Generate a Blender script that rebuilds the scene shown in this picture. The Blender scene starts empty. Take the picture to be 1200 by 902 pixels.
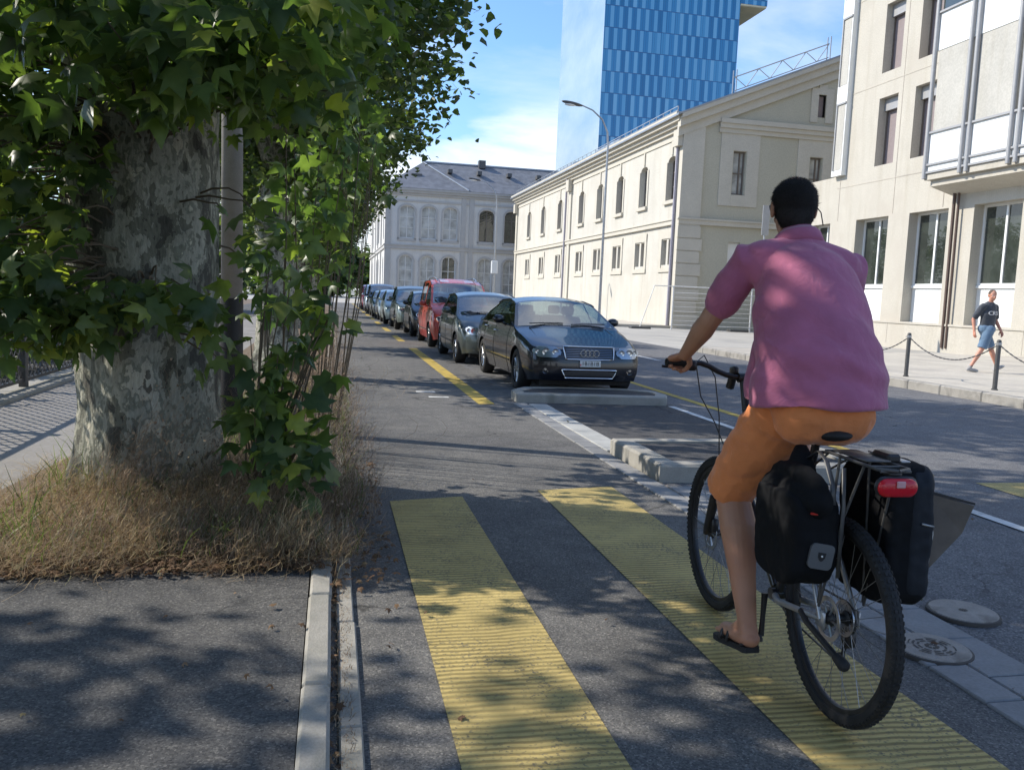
import bpy, bmesh, math, random
import numpy as np
from mathutils import Vector, Matrix, noise
R=math.radians; PI=math.pi
sc=bpy.context.scene; col=sc.collection
random.seed(7); RNG=np.random.default_rng(11)

# ------------------------------------------------------------------ helpers
class MB:
    def __init__(s): s.v=[]; s.f=[]; s.m=[]; s.cur=0
    def add(s,vs,fs):
        b=len(s.v); s.v.extend([tuple(p) for p in vs])
        for f in fs: s.f.append(tuple(i+b for i in f)); s.m.append(s.cur)
    def quad(s,a,b,c,d): s.add([a,b,c,d],[(0,1,2,3)])
    def box(s,x0,x1,y0,y1,z0,z1,rot=0,piv=None,M=None):
        vs=[(x,y,z) for z in (z0,z1) for y in (y0,y1) for x in (x0,x1)]
        if rot:
            px,py=piv or ((x0+x1)/2,(y0+y1)/2); c,t=math.cos(rot),math.sin(rot)
            vs=[(px+(x-px)*c-(y-py)*t,py+(x-px)*t+(y-py)*c,z) for x,y,z in vs]
        if M is not None: vs=[tuple(M@Vector(p)) for p in vs]
        s.add(vs,[(0,2,3,1),(4,5,7,6),(0,1,5,4),(2,6,7,3),(0,4,6,2),(1,3,7,5)])
    def bbox(s,x0,x1,y0,y1,z0,z1,b=.01,M=None):          # box with bevelled edges
        xs=[x0,x0+b,x1-b,x1]; ys=[y0,y0+b,y1-b,y1]; zs=[z0,z0+b,z1-b,z1]
        bm=bmesh.new(); vs=[bm.verts.new((x,y,z)) for x,y,z in
            [(xs[i],ys[j],zs[k]) for i in range(4) for j in range(4) for k in range(4) if sum(q in (0,3) for q in (i,j,k))==1]]
        r=bmesh.ops.convex_hull(bm,input=vs); bm.verts.index_update()
        pts=[v.co.copy() for v in bm.verts]
        if M is not None: pts=[M@p for p in pts]
        s.add([tuple(p) for p in pts],[tuple(v.index for v in f.verts) for f in bm.faces]); bm.free()
    def ring(s,c,n,u,rx,ry,k): 
        w=n.cross(u); return [tuple(c+u*(math.cos(2*PI*i/k)*rx)+w*(math.sin(2*PI*i/k)*ry)) for i in range(k)]
    def tube(s,pts,r,k=8,caps=True,flat=1.0,up=None):
        pts=[Vector(p) for p in pts]; n=len(pts)
        rs=r if isinstance(r,(list,tuple)) else [r]*n
        u=None; rings=[]
        for i in range(n):
            d=(pts[min(i+1,n-1)]-pts[max(i-1,0)]); 
            if d.length<1e-9: d=Vector((0,0,1))
            d.normalize()
            if u is None:
                a=Vector(up) if up else (Vector((0,0,1)) if abs(d.z)<.9 else Vector((1,0,0)))
                u=(a-d*a.dot(d)).normalized()
            else: u=(u-d*u.dot(d)).normalized()
            rings.append(s.ring(pts[i],d,u,rs[i],rs[i]*flat,k))
        vs=[p for g in rings for p in g]
        fs=[(a*k+i,a*k+(i+1)%k,(a+1)*k+(i+1)%k,(a+1)*k+i) for a in range(n-1) for i in range(k)]
        if caps: fs+= [tuple(range(k-1,-1,-1)),tuple((n-1)*k+i for i in range(k))]
        s.add(vs,fs)
    def cyl(s,a,b,r,k=16,r2=None): s.tube([a,b],[r,r2 if r2 is not None else r],k)
    def limb(s,pts,rs,k=16,flat=1.0,up=None):            # tube with round ends
        pts=[Vector(p) for p in pts]; rs=list(rs)
        d0=(pts[0]-pts[1]).normalized(); d1=(pts[-1]-pts[-2]).normalized()
        A=[(pts[0]+d0*rs[0]*math.sin(t),rs[0]*math.cos(t)) for t in (1.5,1.2,.8,.4)]
        B=[(pts[-1]+d1*rs[-1]*math.sin(t),rs[-1]*math.cos(t)) for t in (.4,.8,1.2,1.5)]
        P=[a[0] for a in A]+pts+[b[0] for b in B]; Q=[a[1] for a in A]+rs+[b[1] for b in B]
        s.tube(P,Q,k,True,flat,up)
    def ball(s,c,rx,ry=None,rz=None,k=16,M=None):
        ry=ry or rx; rz=rz or rx; h=k//2; vs=[]; fs=[]
        for j in range(1,h):
            t=PI*j/h
            for i in range(k):
                a=2*PI*i/k; vs.append(Vector((rx*math.sin(t)*math.cos(a),ry*math.sin(t)*math.sin(a),rz*math.cos(t))))
        vs.append(Vector((0,0,rz))); vs.append(Vector((0,0,-rz))); T=len(vs)-2; B=T+1
        for j in range(h-2):
            for i in range(k): fs.append((j*k+i,(j+1)*k+i,(j+1)*k+(i+1)%k,j*k+(i+1)%k))
        for i in range(k): fs.append((T,i,(i+1)%k)); fs.append((B,(h-2)*k+(i+1)%k,(h-2)*k+i))
        c=Vector(c)
        if M is not None: vs=[M@p for p in vs]
        s.add([tuple(p+c) for p in vs],fs)
    def lathe(s,prof,k=32,c=(0,0,0),axis='z',close=False):    # prof: (r,h)
        n=len(prof); vs=[]
        for r,h in prof:
            for i in range(k):
                a=2*PI*i/k; x,y=r*math.cos(a),r*math.sin(a)
                p={'z':(x,y,h),'x':(h,x,y),'y':(x,h,y)}[axis]; vs.append((p[0]+c[0],p[1]+c[1],p[2]+c[2]))
        m=n if close else n-1
        s.add(vs,[(a*k+i,a*k+(i+1)%k,((a+1)%n)*k+(i+1)%k,((a+1)%n)*k+i) for a in range(m) for i in range(k)])
    def prism(s,poly,z0,z1):
        k=len(poly); s.add([(x,y,z0) for x,y in poly]+[(x,y,z1) for x,y in poly],
            [tuple(range(k-1,-1,-1)),tuple(range(k,2*k))]+[(i,(i+1)%k,k+(i+1)%k,k+i) for i in range(k)])
    def build(s,name,mat,parent=None,smooth=False,local=False,label=None):
        me=bpy.data.meshes.new(name)
        off=Vector((0,0,0))
        if parent is not None and not local: off=parent_off(parent)
        me.from_pydata([(x-off.x,y-off.y,z-off.z) for x,y,z in s.v],[],s.f)
        for m_ in (mat if isinstance(mat,(list,tuple)) else [mat]): me.materials.append(m_)
        me.polygons.foreach_set('material_index',s.m)
        bm=bmesh.new(); bm.from_mesh(me); bmesh.ops.recalc_face_normals(bm,faces=bm.faces); bm.to_mesh(me); bm.free()
        if smooth is not False:
            me.polygons.foreach_set('use_smooth',[True]*len(me.polygons))
            if smooth is not True: me.set_sharp_from_angle(angle=R(smooth))
        o=bpy.data.objects.new(name,me); col.objects.link(o)
        if parent is not None: o.parent=parent
        if label: o['label']=label
        return o
def parent_off(o):
    v=Vector((0,0,0))
    while o is not None: v=v+Vector(o.location); o=o.parent
    return v
def tag(o,label=None,cat=None,group=None,kind=None):
    if label: o['label']=label
    if cat: o['category']=cat
    if group: o['group']=group
    if kind: o['kind']=kind
    return o
def thing(name,loc,label,cat,group=None,rz=0):
    o=bpy.data.objects.new(name,None); o.empty_display_size=.2; col.objects.link(o)
    o.location=loc; o.rotation_euler=(0,0,rz); return tag(o,label,cat,group)
def struct(name,mb,mat,**k): return tag(mb.build(name,mat,**k),kind='structure')
def copy_tree(o,parent=None):
    c=o.copy(); col.objects.link(c); c.parent=parent
    for ch in list(o.children): copy_tree(ch,c)
    return c
def raw_mesh(name,V,faces_flat,starts,totals,mat,rnd=None,smooth=False):
    me=bpy.data.meshes.new(name); me.vertices.add(len(V)); me.vertices.foreach_set('co',np.asarray(V,dtype=np.float32).ravel())
    me.loops.add(len(faces_flat)); me.loops.foreach_set('vertex_index',np.asarray(faces_flat,dtype=np.int32))
    me.polygons.add(len(starts)); me.polygons.foreach_set('loop_start',np.asarray(starts,dtype=np.int32)); me.polygons.foreach_set('loop_total',np.asarray(totals,dtype=np.int32))
    if rnd is not None:
        at=me.attributes.new('rnd','FLOAT','POINT'); at.data.foreach_set('value',np.asarray(rnd,dtype=np.float32))
    me.materials.append(mat); me.update(calc_edges=True); me.validate()
    if smooth: me.polygons.foreach_set('use_smooth',[True]*len(me.polygons))
    return me

# ------------------------------------------------------------------ materials
def newmat(name):
    m=bpy.data.materials.new(name); m.use_nodes=True; nt=m.node_tree; return m,nt,nt.nodes['Principled BSDF']
def ramp(nt,fac,stops):
    r=nt.nodes.new('ShaderNodeValToRGB'); e=r.color_ramp.elements
    while len(e)<len(stops): e.new(.5)
    for i,(p,c) in enumerate(stops): e[i].position=p; e[i].color=(*c,1) if len(c)==3 else c
    nt.links.new(fac,r.inputs[0]); return r.outputs[0]
def tex(nt,kind='noise',scale=5,detail=4,rough=.55,coord='Object',sc3=None,dist=0):
    tc=nt.nodes.new('ShaderNodeTexCoord'); v=tc.outputs[coord]
    if sc3:
        mp=nt.nodes.new('ShaderNodeMapping'); mp.inputs['Scale'].default_value=sc3; nt.links.new(v,mp.inputs[0]); v=mp.outputs[0]
    if kind=='noise':
        t=nt.nodes.new('ShaderNodeTexNoise'); t.inputs['Scale'].default_value=scale; t.inputs['Detail'].default_value=detail; t.inputs['Roughness'].default_value=rough; t.inputs['Distortion'].default_value=dist; nt.links.new(v,t.inputs['Vector']); return t.outputs['Fac']
    if kind=='vor':
        t=nt.nodes.new('ShaderNodeTexVoronoi'); t.inputs['Scale'].default_value=scale; nt.links.new(v,t.inputs['Vector']); return t.outputs['Color'],t.outputs['Distance']
    if kind=='wave':
        t=nt.nodes.new('ShaderNodeTexWave'); t.inputs['Scale'].default_value=scale; t.inputs['Distortion'].default_value=dist; t.inputs['Detail'].default_value=detail; nt.links.new(v,t.inputs['Vector']); return t
def mixc(nt,fac,a,b,mode='MIX'):
    m=nt.nodes.new('ShaderNodeMix'); m.data_type='RGBA'; m.blend_type=mode
    for sck,val in ((m.inputs[0],fac),(m.inputs[6],a),(m.inputs[7],b)):
        if isinstance(val,(int,float)): sck.default_value=val
        elif isinstance(val,tuple): sck.default_value=(*val,1)
        else: nt.links.new(val,sck)
    return m.outputs[2]
def bump(nt,b,h,strength=.3,dist=.01):
    n=nt.nodes.new('ShaderNodeBump'); n.inputs['Strength'].default_value=strength; n.inputs['Distance'].default_value=dist
    nt.links.new(h,n.inputs['Height']); nt.links.new(n.outputs[0],b.inputs['Normal'])
def mathn(nt,op,a,b=None,c=None):
    m=nt.nodes.new('ShaderNodeMath'); m.operation=op
    for i,v in enumerate((a,b,c)):
        if v is None: continue
        if isinstance(v,(int,float)): m.inputs[i].default_value=v
        else: nt.links.new(v,m.inputs[i])
    return m.outputs[0]
def simple(name,c,rough=.6,metal=0,var=.12,scale=8,bmp=0,bscale=60,coat=0,spec=None):
    m,nt,b=newmat(name)
    d=tuple(x*(1-var) for x in c); l=tuple(min(1,x*(1+var)) for x in c)
    nt.links.new(ramp(nt,tex(nt,scale=scale),[(.3,d),(.7,l)]),b.inputs['Base Color'])
    b.inputs['Roughness'].default_value=rough; b.inputs['Metallic'].default_value=metal
    if coat: b.inputs['Coat Weight'].default_value=coat; b.inputs['Coat Roughness'].default_value=.03
    if spec is not None: b.inputs['Specular IOR Level'].default_value=spec
    if bmp: bump(nt,b,tex(nt,scale=bscale,detail=6),bmp,.01)
    return m
def asphalt(name,dark,light,grain=1.0):
    m,nt,b=newmat(name)
    big=tex(nt,scale=.45,detail=5); mid=tex(nt,scale=3.5,detail=6,rough=.7); c,d=tex(nt,'vor',scale=150*grain)
    base=ramp(nt,big,[(.3,dark),(.7,light)])
    base=mixc(nt,.45,base,ramp(nt,mid,[(.3,tuple(x*.72 for x in dark)),(.72,tuple(x*1.2 for x in light))]))
    sp=nt.nodes.new('ShaderNodeSeparateColor'); nt.links.new(c,sp.inputs[0])
    g=ramp(nt,sp.outputs[0],[(0,(.45,.45,.47)),(.55,(.95,.95,.95)),(.86,(1.12,1.1,1.08)),(1,(1.9,1.85,1.75))])
    base=mixc(nt,.85,base,mixc(nt,1.0,base,g,'MULTIPLY'))
    tc=nt.nodes.new('ShaderNodeTexCoord'); wn=nt.nodes.new('ShaderNodeTexNoise'); wn.inputs['Scale'].default_value=3; wn.inputs['Detail'].default_value=6; nt.links.new(tc.outputs['Object'],wn.inputs['Vector'])
    va=nt.nodes.new('ShaderNodeVectorMath'); va.operation='MULTIPLY_ADD'; nt.links.new(wn.outputs['Color'],va.inputs[0]); va.inputs[1].default_value=(.5,.5,0); nt.links.new(tc.outputs['Object'],va.inputs[2])
    vv=nt.nodes.new('ShaderNodeTexVoronoi'); vv.feature='DISTANCE_TO_EDGE'; vv.inputs['Scale'].default_value=.42; nt.links.new(va.outputs[0],vv.inputs['Vector'])
    gate=ramp(nt,tex(nt,scale=.5,detail=3),[(.47,(0,)*3),(.56,(.8,)*3)])
    crk=mathn(nt,'MULTIPLY',ramp(nt,vv.outputs['Distance'],[(.0,(1,)*3),(.006,(0,)*3)]),gate); base=mixc(nt,crk,base,(.02,.02,.02))
    st=ramp(nt,tex(nt,scale=1.1,detail=7,rough=.7,dist=.6),[(.55,(0,)*3),(.72,(.5,)*3)]); base=mixc(nt,st,base,tuple(x*.62 for x in dark))
    nt.links.new(base,b.inputs['Base Color'])
    b.inputs['Roughness'].default_value=.9; b.inputs['Specular IOR Level'].default_value=.25
    bump(nt,b,mathn(nt,'ADD',mathn(nt,'MULTIPLY',sp.outputs[1],.6),tex(nt,scale=90,detail=3)),.55,.006)
    return m
def stone(name,c,rough=.85,var=.16,stain=None,scale=2.0,bmp=.25,streak=False):
    m,nt,b=newmat(name)
    a=ramp(nt,tex(nt,scale=scale,detail=7,rough=.65),[(.28,tuple(x*(1-var) for x in c)),(.72,tuple(min(.95,x*(1+var*.6)) for x in c))])
    f=ramp(nt,tex(nt,scale=scale*22,detail=4),[(.3,(.88,.88,.88)),(.7,(1.06,1.06,1.06))])
    o=mixc(nt,1.0,a,f,'MULTIPLY')
    if streak:
        s=ramp(nt,tex(nt,scale=1.2,detail=5,sc3=(1.8,1.8,.16)),[(.5,(1,1,1)),(.78,(.86,.84,.80))]); o=mixc(nt,1.0,o,s,'MULTIPLY')
    if stain:
        o=mixc(nt,ramp(nt,tex(nt,scale=scale*.8,detail=6,dist=.5),[(.52,(0,0,0)),(.7,(1,1,1))]),o,stain)
    nt.links.new(o,b.inputs['Base Color']); b.inputs['Roughness'].default_value=rough; b.inputs['Specular IOR Level'].default_value=.3
    bump(nt,b,tex(nt,scale=scale*30,detail=6),bmp,.006); return m
def leafmat(name,stops,trans=.45,rough=.5,tt=(1.65,1.95,.6)):
    m,nt,b=newmat(name); at=nt.nodes.new('ShaderNodeAttribute'); at.attribute_name='rnd'
    cc=ramp(nt,at.outputs['Fac'],stops)
    cc=mixc(nt,1.0,cc,ramp(nt,tex(nt,scale=14,detail=3),[(.3,(.75,.78,.7)),(.7,(1.2,1.15,1.1))]),'MULTIPLY')
    nt.links.new(cc,b.inputs['Base Color']); b.inputs['Roughness'].default_value=rough; b.inputs['Specular IOR Level'].default_value=.35
    tr=nt.nodes.new('ShaderNodeBsdfTranslucent'); nt.links.new(mixc(nt,1.0,cc,tt,'MULTIPLY'),tr.inputs[0])
    mx=nt.nodes.new('ShaderNodeMixShader'); mx.inputs[0].default_value=trans
    nt.links.new(b.outputs[0],mx.inputs[1]); nt.links.new(tr.outputs[0],mx.inputs[2]); nt.links.new(mx.outputs[0],nt.nodes['Material Output'].inputs[0]); return m
def glassm(name,c=(.03,.035,.035),rough=.04,alpha=None,tint=(.75,.85,.85),spec=.5):
    m,nt,b=newmat(name); b.inputs['Roughness'].default_value=rough
    n=tex(nt,scale=1.3,detail=3); nt.links.new(ramp(nt,n,[(.35,tuple(x*.7 for x in c)),(.65,tuple(x*1.4 for x in c))]),b.inputs['Base Color'])
    b.inputs['Specular IOR Level'].default_value=spec
    if alpha is not None:
        t=nt.nodes.new('ShaderNodeBsdfTransparent'); t.inputs[0].default_value=(*tint,1); mx=nt.nodes.new('ShaderNodeMixShader'); mx.inputs[0].default_value=alpha
        g=nt.nodes.new('ShaderNodeBsdfGlossy'); g.inputs['Roughness'].default_value=.02; fr=nt.nodes.new('ShaderNodeFresnel'); fr.inputs[0].default_value=1.45
        nt.links.new(mathn(nt,'ADD',mathn(nt,'MULTIPLY',fr.outputs[0],.30),alpha),mx.inputs[0])
        nt.links.new(t.outputs[0],mx.inputs[1]); nt.links.new(g.outputs[0],mx.inputs[2]); nt.links.new(mx.outputs[0],nt.nodes['Material Output'].inputs[0])
    return m
M={}
M['lane']=asphalt('old_lane_asphalt',(.105,.104,.103),(.185,.180,.170))
M['road']=asphalt('main_road_asphalt',(.135,.137,.143),(.185,.185,.187),.8)
M['island']=asphalt('island_asphalt',(.062,.062,.066),(.095,.094,.094))
M['path2']=stone('pale_path_surface',(.27,.255,.24),scale=1.2,stain=(.2,.19,.18),bmp=.4)  # paler surface than the footpath asphalt
M['path']=asphalt('footpath_asphalt',(.080,.081,.084),(.135,.131,.123),.9)
M['walk']=stone('pavement_concrete',(.50,.46,.39),scale=.7,streak=False,stain=(.36,.33,.29))
M['side']=stone('side_street_surface',(.42,.40,.36),scale=.5,stain=(.30,.29,.27))
M['kerb']=stone('kerb_granite',(.33,.315,.285),scale=4,stain=(.19,.18,.165),bmp=.6)
M['slab']=stone('gutter_slab',(.26,.26,.26),scale=3,stain=(.17,.17,.17),bmp=.4)
M['slabw']=stone('pale_gutter_slab',(.42,.42,.40),scale=3,stain=(.3,.3,.29),bmp=.4)
M['conc']=stone('kerb_concrete',(.34,.325,.29),scale=4,stain=(.23,.225,.195),bmp=.5)
M['earth']=stone('dry_earth',(.17,.125,.085),scale=5,bmp=.8)
M['far']=stone('far_ground',(.25,.24,.2),scale=.1)
M['white']=stone('white_road_paint',(.62,.62,.6),scale=6,stain=(.35,.35,.34),var=.2)
def paint_y():
    m,nt,b=newmat('yellow_road_paint')
    a=ramp(nt,tex(nt,scale=2.2,detail=6,rough=.65),[(.3,(.42,.325,.125)),(.7,(.60,.465,.18))])
    w=nt.nodes.new('ShaderNodeTexWave'); w.bands_direction='Y'; w.inputs['Scale'].default_value=8.6; w.inputs['Distortion'].default_value=1.2; w.inputs['Detail'].default_value=2.5; w.inputs['Detail Scale'].default_value=.30; tcw=nt.nodes.new('ShaderNodeTexCoord'); mpw=nt.nodes.new('ShaderNodeMapping'); mpw.inputs['Scale'].default_value=(.30,1,1); nt.links.new(tcw.outputs['Object'],mpw.inputs[0]); wz=tex(nt,scale=1.6,detail=3); cw=nt.nodes.new('ShaderNodeCombineXYZ'); nt.links.new(mathn(nt,'MULTIPLY',wz,.10),cw.inputs[1]); va_=nt.nodes.new('ShaderNodeVectorMath'); nt.links.new(mpw.outputs[0],va_.inputs[0]); nt.links.new(cw.outputs[0],va_.inputs[1]); nt.links.new(va_.outputs[0],w.inputs['Vector'])
    gr=ramp(nt,w.outputs['Fac'],[(.2,(.42,.42,.42)),(.6,(1.05,1.05,1.05))])
    o=mixc(nt,ramp(nt,tex(nt,scale=1.7,detail=4),[(.35,(.25,)*3),(.6,(.85,)*3)]),a,mixc(nt,1.0,a,gr,'MULTIPLY'))
    c,d=tex(nt,'vor',scale=120); sp=nt.nodes.new('ShaderNodeSeparateColor'); nt.links.new(c,sp.inputs[0])
    wear=ramp(nt,mathn(nt,'MULTIPLY',sp.outputs[0],tex(nt,scale=2.7,detail=7,rough=.75)),[(.36,(0,0,0)),(.56,(1,1,1))])
    o=mixc(nt,wear,o,(.16,.14,.09))
    nt.links.new(o,b.inputs['Base Color']); b.inputs['Roughness'].default_value=.75; b.inputs['Specular IOR Level'].default_value=.3
    bump(nt,b,mathn(nt,'ADD',w.outputs['Fac'],mathn(nt,'MULTIPLY',sp.outputs[0],.3)),.9,.006); return m
M['yel']=paint_y()
M['yel2']=stone('yellow_line_paint',(.50,.36,.08),scale=5,stain=(.28,.22,.1),var=.25)
M['cream']=stone('cream_plaster',(.545,.52,.455),scale=.5,var=.10,bmp=.12,streak=True,stain=(.48,.455,.39))
M['bglass']=glassm('brownish_glass',(.14,.115,.095),.12,spec=.6)
M['creamtrim']=stone('cream_stone_trim',(.54,.505,.425),scale=1.2,var=.08,bmp=.15)
M['sage']=stone('sage_plaster',(.47,.445,.355),scale=.6,var=.06,bmp=.1)
M['greyst']=stone('grey_plaster',(.60,.59,.56),scale=.5,var=.08,streak=True,bmp=.1)
M['greytrim']=stone('grey_stone_trim',(.44,.43,.41),scale=1.5,var=.1)
M['slate']=simple('slate_roof',(.155,.16,.17),.6,var=.25,scale=1.5,bmp=.4,bscale=9)
M['zinc']=simple('zinc_roof',(.30,.33,.37),.45,metal=.5,var=.12,scale=1.2)
M['concw']=stone('office_concrete',(.485,.455,.39),scale=.9,var=.07,streak=True,bmp=.2,stain=(.44,.405,.345))
M['whitep']=simple('white_panel',(.74,.75,.73),.4,var=.04,scale=.8)
M['opal']=stone('roller_blind_fabric',(.47,.455,.41),scale=.7,var=.12,bmp=.02,streak=True)
M['alu']=simple('grey_aluminium',(.33,.33,.33),.5,metal=.2,var=.06)
M['wglass']=glassm('window_glass',(.035,.042,.036),.02,spec=1.0)
M['cglass']=glassm('pale_blind_glass',(.33,.34,.33),.12,spec=.6)
M['shut']=simple('mauve_shutter',(.23,.19,.19),.6,var=.06)
M['winbrown']=simple('brown_window_frame',(.15,.125,.105),.6)
M['pipe']=simple('brown_pipe',(.10,.065,.05),.5)
M['greyp']=simple('lilac_grey_pipe',(.33,.31,.35),.5)
M['metal']=simple('dark_grey_metal',(.10,.10,.10),.5,metal=.5,var=.2,scale=20)
M['galv']=simple('galvanised_steel',(.42,.43,.44),.42,metal=.7,var=.15,scale=12)
M['railw']=simple('pale_railing_paint',(.62,.62,.60),.5)
M['polec']=stone('grey_pole_paint',(.30,.29,.275),scale=7,var=.15,bmp=.15)
M['poleb']=simple('black_pole_coating',(.012,.012,.013),.6)
M['black']=simple('black_rubber',(.014,.014,.015),.75,var=.3,scale=30,bmp=.2,bscale=200)
M['blackp']=simple('black_plastic',(.018,.018,.02),.42,var=.2,scale=20)
M['chrome']=simple('chrome_trim',(.75,.76,.78),.12,metal=1,var=.02)
M['silver']=simple('brushed_alloy',(.5,.51,.53),.3,metal=.9,var=.05)
M['iron']=stone('cast_iron_cover',(.34,.31,.275),scale=7,stain=(.17,.15,.13),var=.25,bmp=.6)
M['irond']=simple('dark_cast_iron',(.06,.055,.05),.8)
def bark():
    m,nt,b=newmat('plane_tree_bark')
    n=tex(nt,scale=3.4,detail=5,rough=.55,dist=.2,sc3=(1,1,.6)); n2=tex(nt,scale=15,detail=5,rough=.6,dist=.3,sc3=(1,1,.7))
    r=nt.nodes.new('ShaderNodeValToRGB'); r.color_ramp.interpolation='CONSTANT'; e=r.color_ramp.elements
    for i in range(4): e.new(.5)
    for i,(p,c) in enumerate([(0,(.07,.068,.054)),(.43,(.15,.15,.115)),(.48,(.31,.305,.245)),(.53,(.20,.205,.16)),(.565,(.42,.395,.31)),(.62,(.12,.11,.085))]): e[i].position=p; e[i].color=(*c,1)
    nt.links.new(mathn(nt,'ADD',mathn(nt,'MULTIPLY',n,.72),mathn(nt,'MULTIPLY',n2,.28)),r.inputs[0])
    fine=ramp(nt,tex(nt,scale=55,detail=5,sc3=(1,1,.3)),[(.3,(.7,.7,.7)),(.7,(1.15,1.15,1.15))])
    nt.links.new(mixc(nt,1.0,r.outputs[0],fine,'MULTIPLY'),b.inputs['Base Color']); b.inputs['Roughness'].default_value=.9
    bump(nt,b,mathn(nt,'ADD',n2,mathn(nt,'MULTIPLY',tex(nt,scale=40,detail=5,sc3=(1,1,.25)),.5)),.8,.02); return m
M['bark']=bark()
M['twig']=simple('twig_bark',(.11,.085,.055),.85)
M['leaf']=leafmat('plane_leaf',[(0,(.040,.070,.034)),(.42,(.085,.13,.058)),(.75,(.155,.205,.085)),(1,(.36,.38,.09))],.5,.38)
M['leaf2']=leafmat('distant_leaf',[(0,(.036,.058,.03)),(.5,(.078,.108,.055)),(.85,(.145,.175,.09)),(1,(.25,.27,.11))],.45,.4)
M['straw']=leafmat('dry_grass_blade',[(0,(.22,.15,.09)),(.4,(.42,.31,.19)),(.8,(.62,.50,.31)),(1,(.36,.35,.16))],.2,.85,(1.15,1,.85))
M['weed']=leafmat('dry_weed_stem',[(0,(.12,.08,.056)),(.45,(.28,.20,.145)),(.8,(.48,.375,.27)),(.95,(.58,.49,.36)),(1,(.20,.22,.10))],.15,.85,(1.1,1,.9))
M['dead']=leafmat('dead_leaf',[(0,(.09,.05,.03)),(.5,(.18,.11,.065)),(.85,(.26,.17,.10)),(1,(.20,.19,.09))],.2,.8,(1.2,1,.8))
def carpaint(name,c,met=.35,rough=.28):
    m,nt,b=newmat(name); nt.links.new(ramp(nt,tex(nt,scale=2.5,detail=5),[(.3,tuple(x*.85 for x in c)),(.7,tuple(x*1.12 for x in c))]),b.inputs['Base Color'])
    b.inputs['Metallic'].default_value=met; b.inputs['Coat Weight'].default_value=.65; b.inputs['Coat Roughness'].default_value=.03
    b.inputs['Roughness'].default_value=rough; return m
M['cglassx']=glassm('car_glass',alpha=.035,tint=(.45,.54,.52))
M['lens']=glassm('headlamp_lens',alpha=.12,tint=(.9,.93,.95))
def towermat(front=True):
    m,nt,b=newmat('blue_glass_cladding' if front else 'painted_reflection_cladding')
    tc=nt.nodes.new('ShaderNodeTexCoord'); s=nt.nodes.new('ShaderNodeSeparateXYZ'); nt.links.new(tc.outputs['Object'],s.inputs[0])
    if front:
        row=mathn(nt,'DIVIDE',s.outputs[2],5.75); fr=mathn(nt,'FLOOR',row)
        wob=mathn(nt,'MULTIPLY',mathn(nt,'SINE',mathn(nt,'MULTIPLY',fr,12.9)),.17)
        u=mathn(nt,'ADD',mathn(nt,'DIVIDE',s.outputs[0],2.5),mathn(nt,'ADD',mathn(nt,'MULTIPLY',fr,.5),wob))
        fu=mathn(nt,'FRACT',u); light=mathn(nt,'LESS_THAN',fu,.40)
        g=mathn(nt,'LESS_THAN',mathn(nt,'FRACT',row),.035)
        cell=nt.nodes.new('ShaderNodeTexWhiteNoise'); cell.noise_dimensions='2D'; cv=nt.nodes.new('ShaderNodeCombineXYZ'); nt.links.new(mathn(nt,'FLOOR',mathn(nt,'MULTIPLY',u,2)),cv.inputs[0]); nt.links.new(fr,cv.inputs[1]); nt.links.new(cv.outputs[0],cell.inputs[0])
        dk=ramp(nt,cell.outputs[0],[(0,(.015,.15,.34)),(.7,(.03,.21,.44)),(1,(.06,.27,.50))]); lt=ramp(nt,cell.outputs[0],[(0,(.10,.33,.57)),(1,(.17,.41,.63))])
        c=mixc(nt,light,dk,lt); c=mixc(nt,g,c,(.03,.10,.24))
        mid=mathn(nt,'LESS_THAN',mathn(nt,'ABSOLUTE',mathn(nt,'SUBTRACT',fu,.7)),.012); c=mixc(nt,mid,c,(.02,.09,.22))
        nt.links.new(c,b.inputs['Base Color']); b.inputs['Roughness'].default_value=.25; b.inputs['Specular IOR Level'].default_value=.5
    else:
        n=tex(nt,scale=1.0,detail=5,sc3=(.02,.02,.05)); f=tex(nt,scale=6,detail=3,sc3=(1,1,.05))  # noise paints cloud reflections into the mirror side's base colour
        c=mixc(nt,.3,ramp(nt,n,[(.35,(.18,.30,.41)),(.62,(.42,.48,.50))]),ramp(nt,f,[(.35,(.25,.35,.42)),(.65,(.42,.49,.52))])); nt.links.new(c,b.inputs['Base Color'])
        b.inputs['Roughness'].default_value=.22; b.inputs['Metallic'].default_value=.25
    return m
M['towf']=towermat(); M['tows']=towermat(False)
M['towu']=stone('gold_lattice_soffit',(.66,.60,.44),scale=.3)  # gold-grey lattice, its colour brightened to stand in for bounced light

# ------------------------------------------------------------------ camera, world, light
CAM=Vector((0,0,1.45))
cd=bpy.data.cameras.new('camera'); co=bpy.data.objects.new('camera',cd); col.objects.link(co); sc.camera=co
cd.lens=30.0; cd.sensor_width=36; cd.sensor_fit='HORIZONTAL'; cd.clip_end=3000; cd.clip_start=.05
yaw,pit,rol=R(12.046),R(5.943),R(2.4)
fw0=Vector((math.sin(yaw),math.cos(yaw),0)); r0=Vector((math.cos(yaw),-math.sin(yaw),0)); Z=Vector((0,0,1))
fw=fw0*math.cos(pit)-Z*math.sin(pit); u0=fw0*math.sin(pit)+Z*math.cos(pit)
Rv=r0*math.cos(rol)+u0*math.sin(rol); Uv=u0*math.cos(rol)-r0*math.sin(rol)
mm=Matrix.Identity(4)
for i in range(3): mm[i][0]=Rv[i]; mm[i][1]=Uv[i]; mm[i][2]=-fw[i]; mm[i][3]=CAM[i]
co.matrix_world=mm
SUN_EL,SUN_AZ=R(37),R(-66)            # azimuth measured from +Y towards +X
sd=Vector((math.cos(SUN_EL)*math.sin(SUN_AZ),math.cos(SUN_EL)*math.cos(SUN_AZ),math.sin(SUN_EL)))
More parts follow.
